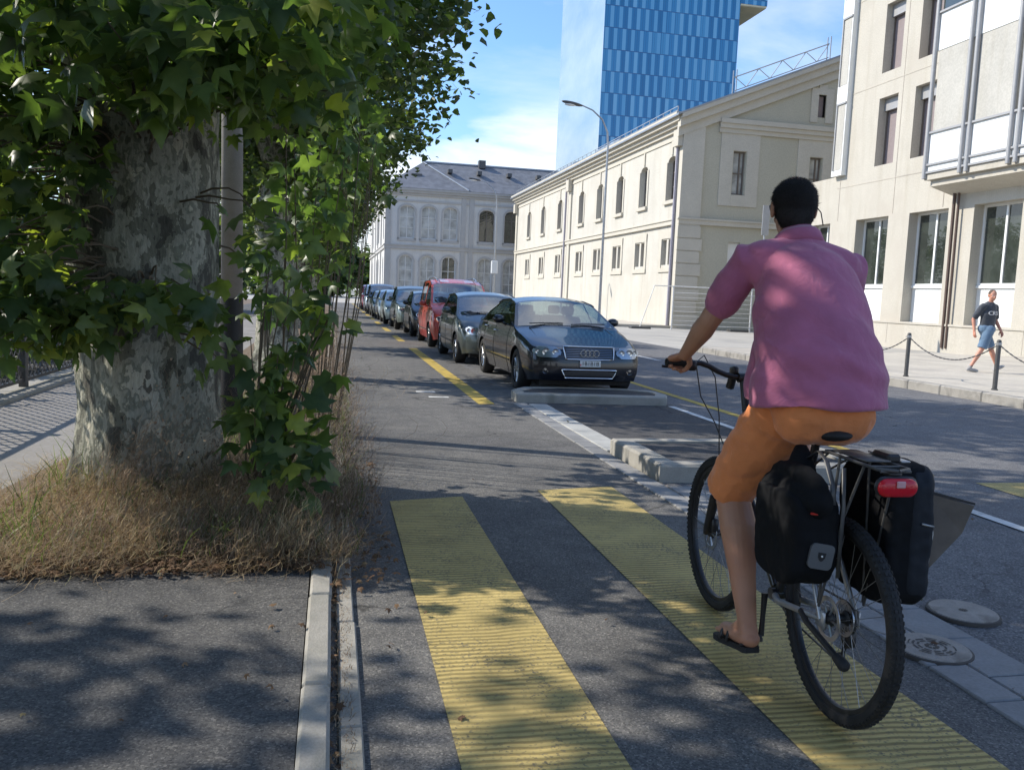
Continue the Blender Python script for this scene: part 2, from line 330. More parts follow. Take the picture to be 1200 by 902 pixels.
sl=bpy.data.lights.new('sun','SUN'); sl.energy=4.5; sl.angle=R(.55); sl.color=(1,.93,.82)
so=bpy.data.objects.new('sun',sl); col.objects.link(so); so.rotation_euler=sd.to_track_quat('Z','Y').to_euler(); so.location=(-20,10,30)
w=bpy.data.worlds.new('World'); sc.world=w; w.use_nodes=True; nt=w.node_tree
sky=nt.nodes.new('ShaderNodeTexSky'); sky.sky_type='NISHITA'; sky.sun_disc=False; sky.sun_elevation=SUN_EL; sky.sun_rotation=SUN_AZ; sky.air_density=1.25; sky.dust_density=.6; sky.ozone_density=2.2
tc=nt.nodes.new('ShaderNodeTexCoord'); mp=nt.nodes.new('ShaderNodeMapping'); mp.inputs['Scale'].default_value=(1,1,3.2); mp.inputs['Location'].default_value=(.35,.1,.0); nt.links.new(tc.outputs['Generated'],mp.inputs[0])
cn=nt.nodes.new('ShaderNodeTexNoise'); cn.inputs['Scale'].default_value=2.6; cn.inputs['Detail'].default_value=8; cn.inputs['Roughness'].default_value=.55; cn.inputs['Distortion'].default_value=.3; nt.links.new(mp.outputs[0],cn.inputs['Vector'])
sx=nt.nodes.new('ShaderNodeSeparateXYZ'); nt.links.new(tc.outputs['Generated'],sx.inputs[0])
low=ramp(nt,sx.outputs[2],[(0,(.30,)*3),(.15,(.26,)*3),(.185,(.12,)*3),(.23,(.02,)*3),(1,(0,)*3)])
cov=ramp(nt,mathn(nt,'ADD',cn.outputs['Fac'],low),[(.60,(0,)*3),(.74,(1,)*3)])
wis=ramp(nt,mathn(nt,'MULTIPLY',cn.outputs['Fac'],1.0),[(.49,(0,)*3),(.72,(.6,)*3)])
fac=mathn(nt,'MAXIMUM',mathn(nt,'MULTIPLY',cov,.85),wis)
tint=mixc(nt,1.0,sky.outputs[0],(.78,1.0,1.30),'MULTIPLY')
skc=mixc(nt,fac,tint,(6.4,6.7,7.1))
bg=nt.nodes['Background']; nt.links.new(skc,bg.inputs[0]); bg.inputs[1].default_value=.14
vs=sc.view_settings; vs.view_transform='Standard'; vs.look='None'; vs.gamma=1; vs.use_curve_mapping=False; vs.exposure=.42
sc.render.engine='CYCLES'; sc.cycles.use_denoising=True; sc.cycles.max_bounces=7; sc.cycles.transparent_max_bounces=12; sc.cycles.sample_clamp_indirect=6

# ------------------------------------------------------------------ ground and road
def sheet(name,x0,x1,y0,y1,z,mat,nx=1,ny=1):
    m=MB(); 
    for i in range(nx):
        for j in range(ny):
            a,b=x0+(x1-x0)*i/nx,x0+(x1-x0)*(i+1)/nx; c,d=y0+(y1-y0)*j/ny,y0+(y1-y0)*(j+1)/ny
            m.quad((a,c,z),(b,c,z),(b,d,z),(a,d,z))
    return struct(name,m,mat)
sheet('ground',-1200,1200,-400,2200,-.012,M['far'])
sheet('road',2.6,10.82,-30,260,0,M['road'])
sheet('bike_lane',.02,2.6,-30,260,0,M['lane'])
sheet('parking_bay',2.88,4.75,7.5,11.3,.004,M['island'])
sheet('side_street',10.82,60,24.2,45.3,.0,M['side'])
sheet('far_square',-60,120,92,260,.006,M['side'])
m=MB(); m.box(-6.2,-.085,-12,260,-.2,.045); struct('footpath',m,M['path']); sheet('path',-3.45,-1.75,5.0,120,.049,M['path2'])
m=MB(); m.box(10.99,22.6,-30,24.0,-.1,.17); m.box(10.99,18.9,45.6,92,-.1,.15); struct('pavement',m,M['walk'])
def blocks(x0,x1,y0,y1,z0,z1,step,gap=.008,b=.012,jit=.004,seed=1):
    rr=random.Random(seed); m=MB(); y=y0
    while y<y1-.05:
        L=min(step*rr.uniform(.92,1.08),y1-y); j=rr.uniform(-jit,jit)
        m.bbox(x0+j,x1+j,y+gap/2,y+L-gap/2,z0,z1+rr.uniform(-jit,jit)*.6,b); y+=L
    return m
struct('kerb',blocks(-.08,.02,-4,60,-.1,.062,.98,seed=2),M['conc'])
struct('gutter',blocks(.045,.122,-4,60,-.1,.020,.98,b=.006,seed=3),M['conc'])
struct('street_kerb',blocks(10.80,10.985,-20,24.0,-.1,.172,.95,b=.02,seed=4),M['kerb'])
m=MB(); m.bbox(10.80,17.5,24.0,24.16,-.1,.172,.02); struct('street_kerb',m,M['kerb'])
struct('street_kerb',blocks(10.80,10.985,45.4,92,-.1,.15,1.0,b=.02,seed=9),M['kerb'])
struct('slab_strip',blocks(2.425,2.60,-3,11.25,-.1,.012,.33,b=.006,seed=5),M['slab'])
m=blocks(2.61,2.86,-3,6.22,-.1,.012,.36,b=.006,seed=6); struct('slab_strip',m,M['slab'])
m=blocks(2.61,2.86,7.72,11.1,-.1,.016,.62,b=.006,seed=7); struct('slab_strip',m,M['slabw'])
# crossing bars and lines
def sheetm(m,x0,x1,y0,y1,z=.008,sk=0,n=1):
    for i in range(n):
        a,b=y0+(y1-y0)*i/n,y0+(y1-y0)*(i+1)/n
        m.quad((x0,a,z),(x1,a+(sk if i==0 else 0),z),(x1,b+(sk if i==n-1 else 0),z),(x0,b,z))
m=MB()
for x0,x1,y1 in ((.415,.94,5.84),(1.54,2.16,6.13)): sheetm(m,x0,x1,1.2,y1,.004,.12)
for k in range(5): sheetm(m,5.50+k*1.12,6.04+k*1.12,1.4,6.30,.004,.0)
struct('crosswalk_marking',m,M['yel'])
m=MB(); sheetm(m,1.93,2.15,11.1,22.0,.004,.05)
for y in np.arange(25,100,6.0): sheetm(m,1.90,2.10,y,y+3.2,.004)
sheetm(m,5.20,5.33,6.6,110,.004); struct('yellow_line_marking',m,M['yel2'])
m=MB(); sheetm(m,4.62,4.72,2.5,11.15,.008); sheetm(m,1.22,1.50,12.35,12.5,.004); sheetm(m,1.34,1.62,11.75,11.88,.004)
for y in (14.5,20,26): sheetm(m,7.95,8.07,y,y+1.6,.004)
struct('white_line_marking',m,M['white'])
# traffic islands
def island(label,poly,kw,h,z,rings=True):
    t=thing('traffic_island',(poly[0][0],poly[0][1],0),label,'traffic island')
    cx=sum(p[0] for p in poly)/len(poly); cy=sum(p[1] for p in poly)/len(poly)
    inner=[(x+(kw if x<cx else -kw),y+(kw if y<cy else -kw)) for x,y in poly]
    m=MB(); n=len(poly); b=.02
    for i in range(n):
        j=(i+1)%n; A,B,C,D=poly[i],poly[j],inner[j],inner[i]
        def sh(p,q,f): return (p[0]+(q[0]-p[0])*f,p[1]+(q[1]-p[1])*f)
        A2,B2=sh(A,D,b/kw),sh(B,C,b/kw)
        m.quad((*A,-.05),(*B,-.05),(*B,h-b),(*A,h-b)); m.quad((*A,h-b),(*B,h-b),(*B2,h),(*A2,h)); m.quad((*A2,h),(*B2,h),(*C,h),(*D,h)); m.quad((*D,h),(*C,h),(*C,z-.03),(*D,z-.03))
        L=math.dist(A,B)
    m.build('kerbstone',M['conc'],t); m=MB(); m.add([(x,y,z) for x,y in inner],[tuple(range(n))]); m.build('asphalt_top',M['island'],t)
island('low concrete kerbed island beside the cyclist front wheel, nearer one',[(2.61,6.38),(4.55,6.30),(4.55,7.66),(2.61,7.64)],.17,.15,.13)
rc=[(2.50,11.35),(4.62,11.2),(4.75,11.5),(4.72,11.95),(4.3,12.25),(3.2,12.35),(2.75,12.2),(2.52,11.85)]
island('low concrete kerbed island right in front of the dark blue car, farther one',rc,.13,.13,.115)
# manhole covers
def cover(x,y,r,label,rings):
    t=thing('manhole_cover',(x,y,.012),label,'manhole cover')
    m=MB(); m.lathe([(r*1.0,.008),(r*1.06,.006),(r*1.07,-.01)],48,(x,y,.012)); m.build('gap_ring',M['irond'],t)
    m=MB(); m.lathe([(0,0.012),(r*.98,.012),(r,.008),(r,-.02)],48,(x,y,.012)); m.build('rim_plate',M['iron'],t)
    m=MB()
    for a,b in rings:
        for k in range(9):
            if random.random()<.85:
                t0=2*PI*k/9; t1=t0+2*PI/9*.78; pts=[t0+(t1-t0)*i/6 for i in range(7)]
                vs=[(x+q*math.cos(p),y+q*math.sin(p),.026) for q in (a,b) for p in pts]
                m.add(vs,[(i,i+1,8+i,7+i) for i in range(6)])
    m.build('relief_pattern',M['irond'],t)
cover(2.56,3.09,.155,'round cast iron cover with dark rings, set in the slab strip by the rear wheel',[(.05,.06),(.07,.08),(.09,.096),(.012,.03)])
cover(3.03,3.47,.155,'plain pale iron cover right of the ringed one',[(.0,.02)])

# ------------------------------------------------------------------ buildings
def wall(m,org,u,n,u0,u1,z0,z1,ops,depth,jamb=None):
    """flat wall with openings (ua,ub,za,zb,rise): grid of cells, reveals and arched heads"""
    org=Vector(org); u=Vector(u); n=Vector(n)
    P=lambda a,z,d=0: tuple(org+u*a+Vector((0,0,z))-n*d)
    us=sorted(set([u0,u1]+[o[0] for o in ops]+[o[1] for o in ops])); zs=sorted(set([z0,z1]+[o[2] for o in ops]+[o[3] for o in ops]))
    for i in range(len(us)-1):
        for j in range(len(zs)-1):
            a,b,c,d=us[i],us[i+1],zs[j],zs[j+1]; mu,mz=(a+b)/2,(c+d)/2
            if any(o[0]<mu<o[1] and o[2]<mz<o[3] for o in ops): continue
            m.quad(P(a,c),P(b,c),P(b,d),P(a,d))
    for o in ops:
        a,b,c,d=o[:4]; rise=o[4] if len(o)>4 else 0; k=12
        top=[(a+(b-a)*i/k, d-rise+rise*math.sqrt(max(0,1-(2*i/k-1)**2))) for i in range(k+1)] if rise else [(a,d),(b,d)]
        if rise:
            for i in range(k): (p,q),(r,s_)=top[i],top[i+1]; m.quad(P(p,q),P(r,s_),P(r,d+1e-4),P(p,d+1e-4))
        ring=[(a,c)]+top+[(b,c)]
        for i in range(len(ring)):
            (p,q),(r,s_)=ring[i],ring[(i+1)%len(ring)]; m.quad(P(p,q),P(r,s_),P(r,s_,depth),P(p,q,depth))
def fbox(m,org,u,n,a,b,z0,z1,d0,d1):      # box on a facade, d outward
    org=Vector(org); u=Vector(u); n=Vector(n)
    vs=[tuple(org+u*x+n*d+Vector((0,0,z))) for z in (z0,z1) for d in (d0,d1) for x in (a,b)]
    m.add(vs,[(0,2,3,1),(4,5,7,6),(0,1,5,4),(2,6,7,3),(0,4,6,2),(1,3,7,5)])
def window(parent,org,u,n,a,b,z0,z1,depth,fmat,gmat,mull=(.5,),trans=(),fw_=.07,rise=0,name='window'):
    m=MB(); d0,d1=-depth+.02,-depth+.09
    for x in (a,b-fw_): fbox(m,org,u,n,x,x+fw_,z0,z1,d0,d1)
    for z in (z0,z1-fw_): fbox(m,org,u,n,a+fw_,b-fw_,z,z+fw_,d0,d1-.002)
    for f in mull: c=a+(b-a)*f; fbox(m,org,u,n,c-fw_*.5,c+fw_*.5,z0+fw_,z1-fw_,d0,d1-.004)
    for f in trans: z=z0+(z1-z0)*f; fbox(m,org,u,n,a+fw_,b-fw_,z-fw_*.4,z+fw_*.4,d0,d1-.006)
    o=m.build(name,fmat,parent); m=MB(); fbox(m,org,u,n,a+.02,b-.02,z0+.02,z1-.02,-depth-.02,-depth+.035); m.build('pane',gmat,o); return o

# cream two-storey warehouse
B=thing('warehouse_building',(18.9,45.5,0),'long cream two-storey building with gabled end wall and narrow windows, behind the dark blue car','building')
XL=18.9; Y0,Y1=45.5,89.6; G=(XL,Y0,0)
ups=[83.6,77.8,71.8,65.3,60.6,56.1,51.6,47.1]
ops=[]
for y in ups:
    c=y-Y0; ops.append((c-.62,c+.62,7.3,9.78,.28)); ops.append((c-.82,c-.14,3.62,5.06)); ops.append((c+.14,c+.82,3.62,5.06))
m=MB(); wall(m,G,(0,1,0),(-1,0,0),0,Y1-Y0,0,11.75,ops,.42)
m.quad((XL,Y1,0),(42,Y1,0),(42,Y1,11.75),(XL,Y1,11.75)); m.quad((42,Y0,0),(42,Y1,0),(42,Y1,11.75),(42,Y0,11.75))
m.build('street_wall',M['cream'],B)
m=MB(); u=(0,1,0); n=(-1,0,0)
fbox(m,G,u,n,.6,Y1-Y0,5.85,6.10,0,.16); fbox(m,G,u,n,.6,Y1-Y0,6.10,6.17,0,.22)          # belt
fbox(m,G,u,n,.6,Y1-Y0,10.62,10.75,0,.06)
for k,(z0,z1,d) in enumerate([(11.0,11.22,.15),(11.22,11.42,.32),(11.42,11.66,.52),(11.66,11.86,.68)]): fbox(m,G,u,n,-.12 if k<2 else -.3,Y1-Y0+.2,z0,z1,0,d)
for a,b in ((.0,.62),(22.6,23.3),(Y1-Y0-.6,Y1-Y0)): fbox(m,G,u,n,a,b,0,11,0,.12); fbox(m,G,u,n,a-.05,b+.05,10.1,11,0.12,.40)
m.build('cornice',M['creamtrim'],B)
SUR={}
for y in ups:
    c=y-Y0; m=MB()
    fbox(m,G,u,n,c-.85,c+.85,7.08,7.28,0,.16); fbox(m,G,u,n,c-.86,c-.64,7.3,9.5,0,.05); fbox(m,G,u,n,c+.64,c+.86,7.3,9.5,0,.05); fbox(m,G,u,n,c-.1,c+.1,9.84,10.6,0,.07)
    m.build('window_surround',M['creamtrim'],B); m=MB()
    for q in (-1,1): fbox(m,G,u,n,c+q*1.0-.16,c+q*1.0+.16,3.2,5.55,0,.05)
    fbox(m,G,u,n,c-1.16,c+1.16,5.12,5.6,0,.052); fbox(m,G,u,n,c-1.2,c+1.2,3.2,3.44,.0,.08)
    m.build('window_surround',M['creamtrim'],B)
for y in ups:
    c=y-Y0; window(B,G,u,n,c-.62,c+.62,7.3,9.78,.40,M['winbrown'],M['bglass' if int(y)%3 else 'cglass'],(.5,),(.33,.66),.07)
    for q in (-.82,.14): window(B,G,u,n,c+q,c+q+.68,3.62,5.06,.40,M['winbrown'],M['bglass' if (int(y)+int(q>0))%4 else 'cglass'],(),(.5,),.06)
m=MB()
for y in (45.95,69.3): m.tube([(XL-.2,y,11.2),(XL-.2,y,9.9),(XL-.22,y,0.05)],.09,8)
m.build('downpipe',M['greyp'],B,smooth=40)
# gable end (faces the camera)
RX,RZ=31.0,16.85
gops=[(2.98,3.72,7.65,10.05),(7.72,8.45,7.65,10.05),(7.98,8.42,12.3,13.54),(12.6,13.3,7.65,10.05),(17.2,17.9,7.65,10.05),(3.0,3.75,3.0,5.0),(7.7,8.4,3.0,5.0)]
m=MB(); wall(m,G,(1,0,0),(0,-1,0),0,23.1,0,11.8,[o for o in gops if o[2]<11],.3)
m.build('gable_wall',M['sage'],B)
m=MB()      # gable triangle with its small window
sl_=(RZ-11.8)/(RX-XL); T=[]
for a,b in ((0,7.98),(7.98,8.42),(8.42,12.1),(12.1,23.1)):
    f=lambda x: 11.8+sl_*(x if x<=12.1 else 24.2-x)
    if a==7.98:
        m.quad((XL+a,Y0,11.8),(XL+b,Y0,11.8),(XL+b,Y0,12.3),(XL+a,Y0,12.3)); m.quad((XL+a,Y0,13.54),(XL+b,Y0,13.54),(XL+b,Y0,f(b)),(XL+a,Y0,f(a)))
        m.box(XL+a,XL+b,Y0+.28,Y0+.3,12.3,13.54)
    else: m.quad((XL+a,Y0,11.8),(XL+b,Y0,11.8),(XL+b,Y0,f(b)),(XL+a,Y0,f(a)))
m.build('gable_wall',M['sage'],B)
m=MB(); u=(1,0,0); n=(0,-1,0)
fbox(m,G,u,n,-.14,23.1,5.85,6.10,0,.18); fbox(m,G,u,n,-.2,23.1,6.10,6.2,0,.24)
for z0,z1,d in ((11.0,11.25,.12),(11.25,11.5,.22),(11.5,11.75,.30)): fbox(m,G,u,n,2.0,23.1,z0,z1,0,d)
fbox(m,G,u,n,-.12,1.15,0,11.2,0,.14)
for k in range(8): fbox(m,G,u,n,-.16,1.2+(.0 if k%2 else .12),.2+k*.7,.84+k*.7,.0,.19)
fbox(m,G,u,n,2.2,4.6,6.2,11,0,.05) if 0 else None
for c in (3.35,8.08,12.95,17.55):
    for q in (-.8,.8): fbox(m,G,u,n,c+q-.38,c+q+.38,7.0,11.0,0,.06)
    fbox(m,G,u,n,c-.43,c+.43,10.06,11.0,0,.058); fbox(m,G,u,n,c-.43,c+.43,7.0,7.62,0,.075)
fbox(m,G,u,n,7.5,7.95,12.0,13.9,0,.05); fbox(m,G,u,n,8.45,8.9,12.0,13.9,0,.05); fbox(m,G,u,n,7.95,8.45,13.56,14.1,0,.05)
# raking cornice
for k,(o0,o1,d) in enumerate([(-1.05,-.55,.18),(-.55,-.12,.4),(-.12,.14,.6)]):
    for sgn in (1,):
        A=Vector((XL-.45,Y0,11.8-.45*sl_)); Bq=Vector((RX,Y0,RZ)); Cq=Vector((42.0+.4,Y0,11.8-.4*sl_))
        for P,Q in ((A,Bq),(Bq,Cq)):
            vs=[(p.x,y,p.z+o) for y in (Y0+.02,Y0-d) for o in (o0,o1) for p in (P,Q)]; m.add(vs,[(0,1,3,2),(4,6,7,5),(0,4,5,1),(2,3,7,6),(0,2,6,4),(1,5,7,3)])
m.build('gable_trim',M['creamtrim'],B)
for o in gops:
    if o[2]<7: window(B,G,u,n,*o[:4],.28,M['railw'],M['whitep'],(),(),.08)
    elif o[2]<11: window(B,G,u,n,*o[:4],.26,M['winbrown'],M['cglass'],(.62,),(.5,),.08)
m=MB(); m.box(XL+8.02,XL+8.38,Y0+.2,Y0+.26,12.3,13.5); m.build('shutter',M['shut'],B)
m=MB(); e=.7
zz=lambda x: RZ+.22-abs(x-RX)*sl_
for a,b in ((XL-e,RX),(RX,42+e)):
    for y0_,y1_ in ((Y0-.62,Y1+.5),): m.add([(a,y0_,zz(a)),(b,y0_,zz(b)),(b,y1_,zz(b)),(a,y1_,zz(a)),(a,y0_,zz(a)-.1),(b,y0_,zz(b)-.1),(b,y1_,zz(b)-.1),(a,y1_,zz(a)-.1)],[(0,1,2,3),(7,6,5,4),(0,4,5,1),(3,2,6,7),(0,3,7,4),(1,5,6,2)])
m.build('roof',M['zinc'],B)
m=MB(); 
for y in np.arange(46,89,1.1): m.box(XL-.3,XL-.26,y,y+.04,11.9,12.35)
for z in (12.1,12.32): m.box(XL-.31,XL-.27,46,89.2,z,z+.03)
m.build('snow_guard',M['galv'],B)
m=MB()
for y0_,L in ((60,5.5),(72,4)):
    for x0_ in (XL+1.0,): m.add([(x0_,y0_,zz(x0_)),(x0_+2,y0_,zz(x0_+2)),(x0_+2,y0_+L,zz(x0_+2)),(x0_,y0_+L,zz(x0_)),(x0_,y0_,zz(x0_)+.55),(x0_+2,y0_,zz(x0_+2)+.55),(x0_+2,y0_+L,zz(x0_+2)+.55),(x0_,y0_+L,zz(x0_)+.55)],[(0,1,2,3),(4,7,6,5),(0,4,5,1),(1,5,6,2),(2,6,7,3),(3,7,4,0)])
m.build('skylight',M['zinc'],B)
T=thing('roof_lattice_girder',(21.5,45.9,12.9),'thin metal lattice girder lying along the gable edge of the cream building roof','lattice girder')
m=MB(); 
for k,x in enumerate(np.arange(21.6,26.7,.7)):
    z=zz(x)+.12; z2=zz(x+.7)+.12; m.cyl((x,Y0-.1,z),(x+.7,Y0-.1,z2),.03,5); m.cyl((x,Y0-.1,z+.75),(x+.7,Y0-.1,z2+.75),.035,5)
    a,b=(z,z2+.75) if k%2 else (z+.75,z2); m.cyl((x,Y0-.1,a),(x+.7,Y0-.1,b),.025,5)
for x in (21.5,21.7,27.1,27.3): m.cyl((x,Y0-.1,zz(x)),(x,Y0-.1,zz(x)+1.25),.035,5)
m.build('lattice',M['galv'],T)

# grey stone building at the end of the street
B=thing('stone_building',(5.6,96,0),'grey two-storey stone building with arched windows and slate roof closing the street','building')
G=(5.6,96,0); u=(1,0,0); n=(0,-1,0)
ws=[(1.45,3.1),(3.85,5.5),(6.25,7.9),(10.35,12.05),(13.25,14.95),(17.3,19),(20,21.7),(24,25.7)]
ops=[(a,b,7.35,10.85,.55) for a,b in ws]+[(a+.02,b-.1,1.5,5.45,.75) for a,b in ws]
m=MB(); wall(m,G,u,n,0,34,0,12.5,ops,.3)
side=[(y,y+1.7,z0,z1,r) for y in (4,9,14,19,24,29,34) for z0,z1,r in ((7.35,10.85,.55),(1.5,5.45,.75))]
wall(m,G,(0,1,0),(-1,0,0),0,40,0,12.5,side,.3); m.quad((39.6,96,0),(39.6,136,0),(39.6,136,12.5),(39.6,96,12.5)); m.build('stone_wall',M['greyst'],B)
m=MB()
for uu,nn,L in (((1,0,0),(0,-1,0),34),((0,1,0),(-1,0,0),40)):
    fbox(m,G,uu,nn,-.1,L,6.15,6.5,0,.16); fbox(m,G,uu,nn,-.15,L,6.5,6.62,0,.24); fbox(m,G,uu,nn,-.1,L,11.3,11.5,0,.1); fbox(m,G,uu,nn,0,L,0,.8,0,.14)
    for z0,z1,d in ((12.0,12.25,.2),(12.25,12.5,.4),(12.5,12.72,.55)): fbox(m,G,uu,nn,-.55,L+.3,z0,z1,-.02,d)
    for a in (0,8.3,9.2,16.0,22.7,32):
        fbox(m,G,uu,nn,a,a+.5,.8,12,0,.12)
m.build('stone_trim',M['greytrim'],B)
for a,b in ws: 
    for z,r,c,Q4 in ((10.3,.6,.5*(a+b),((a-.2,a-.02,7.2,10.3),(b+.02,b+.2,7.2,10.3),(a-.2,b+.2,7.0,7.3))),(4.7,.8,.5*(a+b)-.04,((a-.2,a-.02,1.3,4.7),(b-.06,b+.12,1.3,4.7)))):
        m=MB()
        for q0,q1,z0,z1 in Q4: fbox(m,G,u,n,q0,q1,z0,z1,0,.07)
        hw_=(b-a)/2
        for i in range(10):
            t0,t1=PI*i/10,PI*(i+1)/10
            P=[(5.6+c+(hw_+o)*math.cos(t),96-.07,z+(r+o)*math.sin(t)) for o in (.02,.22) for t in (t0,t1)]; m.add(P,[(0,1,3,2)])
        m.build('window_surround',M['greytrim'],B)
for i,(a,b) in enumerate(ws):
    dark=i in (3,4)
    window(B,G,u,n,a,b,7.35,10.85,.28,M['railw'] if not dark else M['winbrown'],M['cglass'] if not dark else M['wglass'],(.5,),(.33,.66) if not dark else (.7,),.08)
    window(B,G,u,n,a+.02,b-.1,1.5,5.45,.28,M['railw'],M['cglass'] if i!=2 else M['wglass'],(.5,),(.3,.6),.08)
for y in (4,9,14,19,24,29,34):
    for z0,z1 in ((7.35,10.85),(1.5,5.45)): window(B,G,(0,1,0),(-1,0,0),y,y+1.7,z0,z1,.28,M['railw'],M['wglass'],(.5,),(.5,),.08)
m=MB(); ez=12.74; P=[(5.0,95.4,ez),(40,95.4,ez),(40,136.5,ez),(5.0,136.5,ez),(10.0,101.8,16.5),(34,101.8,16.5),(34,130,16.5),(10,130,16.5)]
m.add(P,[(0,1,5,4),(1,2,6,5),(2,3,7,6),(3,0,4,7),(4,5,6,7)]); m.build('roof',M['slate'],B)
m=MB(); m.tube([(10.0,101.75,16.56),(14.6,95.5,12.85)],.09,6); m.tube([(10,101.8,16.56),(34,101.8,16.56)],.12,6); m.build('ridge_flashing',M['zinc'],B)
m=MB()
for x in (12.6,16,19.5,23,26.5,30): m.box(x,x+.5,98.6,99.6,15.1,15.5,rot=.0)
m.box(8.4,9.6,98.3,99.4,14.2,14.7); m.box(16.5,17.3,101,102,16.2,17.1); m.build('roof_vent',M['metal'],B)
m=MB(); m.cyl((10,101.8,16.4),(10,101.8,17.5),.06,6); m.build('finial',M['zinc'],B)

# blue glass tower
B=thing('glass_tower',(70.4,230,0),'tall blue glass office tower rising behind the cream building','tower')
m=MB(); m.box(70.4,109.6,230,276,0,150); m.f=m.f[2:3]; m.m=m.m[2:3]; m.build('blue_facade',M['towf'],B)
m=MB(); m.quad((70.4,230,0),(70.4,276,0),(70.4,276,150),(70.4,230,150)); m.quad((109.6,230,0),(109.6,276,0),(109.6,276,150),(109.6,230,150)); m.quad((70.4,276,0),(109.6,276,0),(109.6,276,150),(70.4,276,150)); m.quad((70.4,230,150),(109.6,230,150),(109.6,276,150),(70.4,276,150)); m.build('mirror_facade',M['tows'],B)
m=MB(); m.box(109.6,117.6,229.8,262,85.0,150); m.build('overhanging_block',M['towf'],B)
m=MB(); m.box(109.7,117.5,229.9,261.9,84.6,84.98)
for k in range(16): m.box(109.7+k*.5,109.8+k*.5,229.9,261.9,84.35,84.62)
m.build('soffit',M['towu'],B)

# concrete office building on the right
B=thing('office_building',(22.6,36,0),'beige concrete office building with white bay windows on the right side of the street','building')
G=(22.6,38.6,0); u=(0,-1,0); n=(-1,0,0)      # a = 38.6 - Y
y2a=lambda y: 38.6-y
gf=[]; y=34.4+3.6
for k in range(9): gf.append((y2a(34.4+3.6-k*3.58),y2a(34.4+3.6-k*3.58-2.25)))
upc=[33.45,31.12]; uo=[]
for yc in upc:
    for z0 in (7.6,11.46,15.3): uo.append((y2a(yc),y2a(yc-1.25),z0,z0+2.82))
gf[0]=(.5,2.15)
ops=[(a,b,1.08,5.42) for a,b in gf]+uo
m=MB(); wall(m,G,u,n,y2a(36.1),31,1.0,19.5,[o for o in ops if o[0]>y2a(36.1)],.55); wall(m,G,u,n,0,y2a(36.1),1.0,7.5,[o for o in ops if o[0]<1.0 and o[2]<2],.55)
m.quad((22.6,36.1,7.5),(45,36.1,7.5),(45,36.1,19.5),(22.6,36.1,19.5)); m.quad((22.6,38.6,7.5),(45,38.6,7.5),(45,36.1,7.5),(22.6,36.1,7.5)); m.quad((22.6,38.6,0),(45,38.6,0),(45,38.6,7.5),(22.6,38.6,7.5)); m.quad((22.6,7.6,19.5),(45,7.6,19.5),(45,36.1,19.5),(22.6,36.1,19.5)); m.quad((22.6,7.6,0),(45,7.6,0),(45,7.6,19.5),(22.6,7.6,19.5))
m.build('concrete_wall',M['concw'],B)
m=MB(); fbox(m,G,u,n,-.05,31,0,1.0,0,.12); fbox(m,G,u,n,-.08,31,1.0,1.08,0,.16)
for k in range(9): fbox(m,G,u,n,gf[k][0]-.66,gf[k][0]-.62,.2,1.0,.12,.13)
m.build('plinth',M['concw'],B)
m=MB()
for z in (6.95,11.02,14.95): fbox(m,G,u,n,y2a(36.1),31,z,z+.035,0,.012)
for yy in (35.9,31.95,28.95,): fbox(m,G,u,n,y2a(yy),y2a(yy)+.035,5.5,19.4,0,.014)
m.build('panel_joint',M['walk'],B)
for a,b in gf:
    window(B,G,u,n,a,b,2.52,5.42,.5,M['whitep'],M['wglass'],(.5,),(),.09)
    q=MB(); fbox(q,G,u,n,a,b,1.08,2.5,-.5,-.44); fbox(q,G,u,n,a,b,2.44,2.53,-.44,-.36); q.build('spandrel_panel',M['whitep'],B)
for o in uo:
    w_=window(B,G,u,n,o[0],o[1],o[2],o[3],.48,M['winbrown'],M['shut'],(),(),.05)
    q=MB(); fbox(q,G,u,n,o[0]+.02,o[1]-.02,o[3]-.5,o[3]-.02,-.40,-.26); q.build('shutter_box',M['alu'],B)
# corner glazing strip
m=MB(); fbox(m,G,u,n,y2a(36.3),y2a(35.5),7.5,19.6,0,.25); m.build('corner_strip',M['whitep'],B)
for z0 in (7.75,11.5,15.3):
    q=MB(); fbox(q,G,u,n,y2a(36.15),y2a(35.58),z0,z0+2.9,.252,.262); q.build('window',M['opal'],B)
    q=MB(); fbox(q,G,u,n,y2a(36.2),y2a(35.5),z0+2.9,z0+2.98,.25,.31); fbox(q,G,u,n,y2a(36.2),y2a(36.13),z0,z0+2.9,.25,.31); q.build('window_sill',M['alu'],B)
# projecting bays
q=thing('x',(0,0,0),'x','x'); bpy.data.objects.remove(q)
m=MB(); m.box(21.45,22.6,7.8,28.6,6.35,6.58); m.box(21.62,22.6,7.8,28.45,6.12,6.35); m.add([(21.62,28.45,6.12),(21.62,7.8,6.12),(22.6,7.8,5.85),(22.6,28.45,5.85),(22.6,28.45,6.12),(22.6,7.8,6.12)],[(0,1,2,3),(0,3,4),(1,5,2)]); m.build('bay_floor',M['concw'],B)
m=MB()
for z0,z1 in ((6.60,8.02),(10.98,12.3),(15.1,16.4)):
    m.box(21.45,22.59,7.8,28.55,z0,z1)
m.build('bay_parapet',M['whitep'],B)
m=MB()
for z in (6.58,6.86,8.02,12.3): m.box(21.38,21.46,7.8,28.56,z,z+.07)
m.build('bay_rail',M['alu'],B)
py=[28.55]+[p for c in (26.55,24.35,21.9,19.5,17.1,14.7,12.3,9.9) for p in (c+.16,c-.16)]
m=MB()
for p in py: m.tube([(21.40,p,6.4),(21.40,p,19.5)],.085,10)
m.build('bay_post',M['alu'],B,smooth=40)
edges=[28.5]+[c for c in (26.55,24.35,21.9,19.5,17.1,14.7,12.3,9.9)]
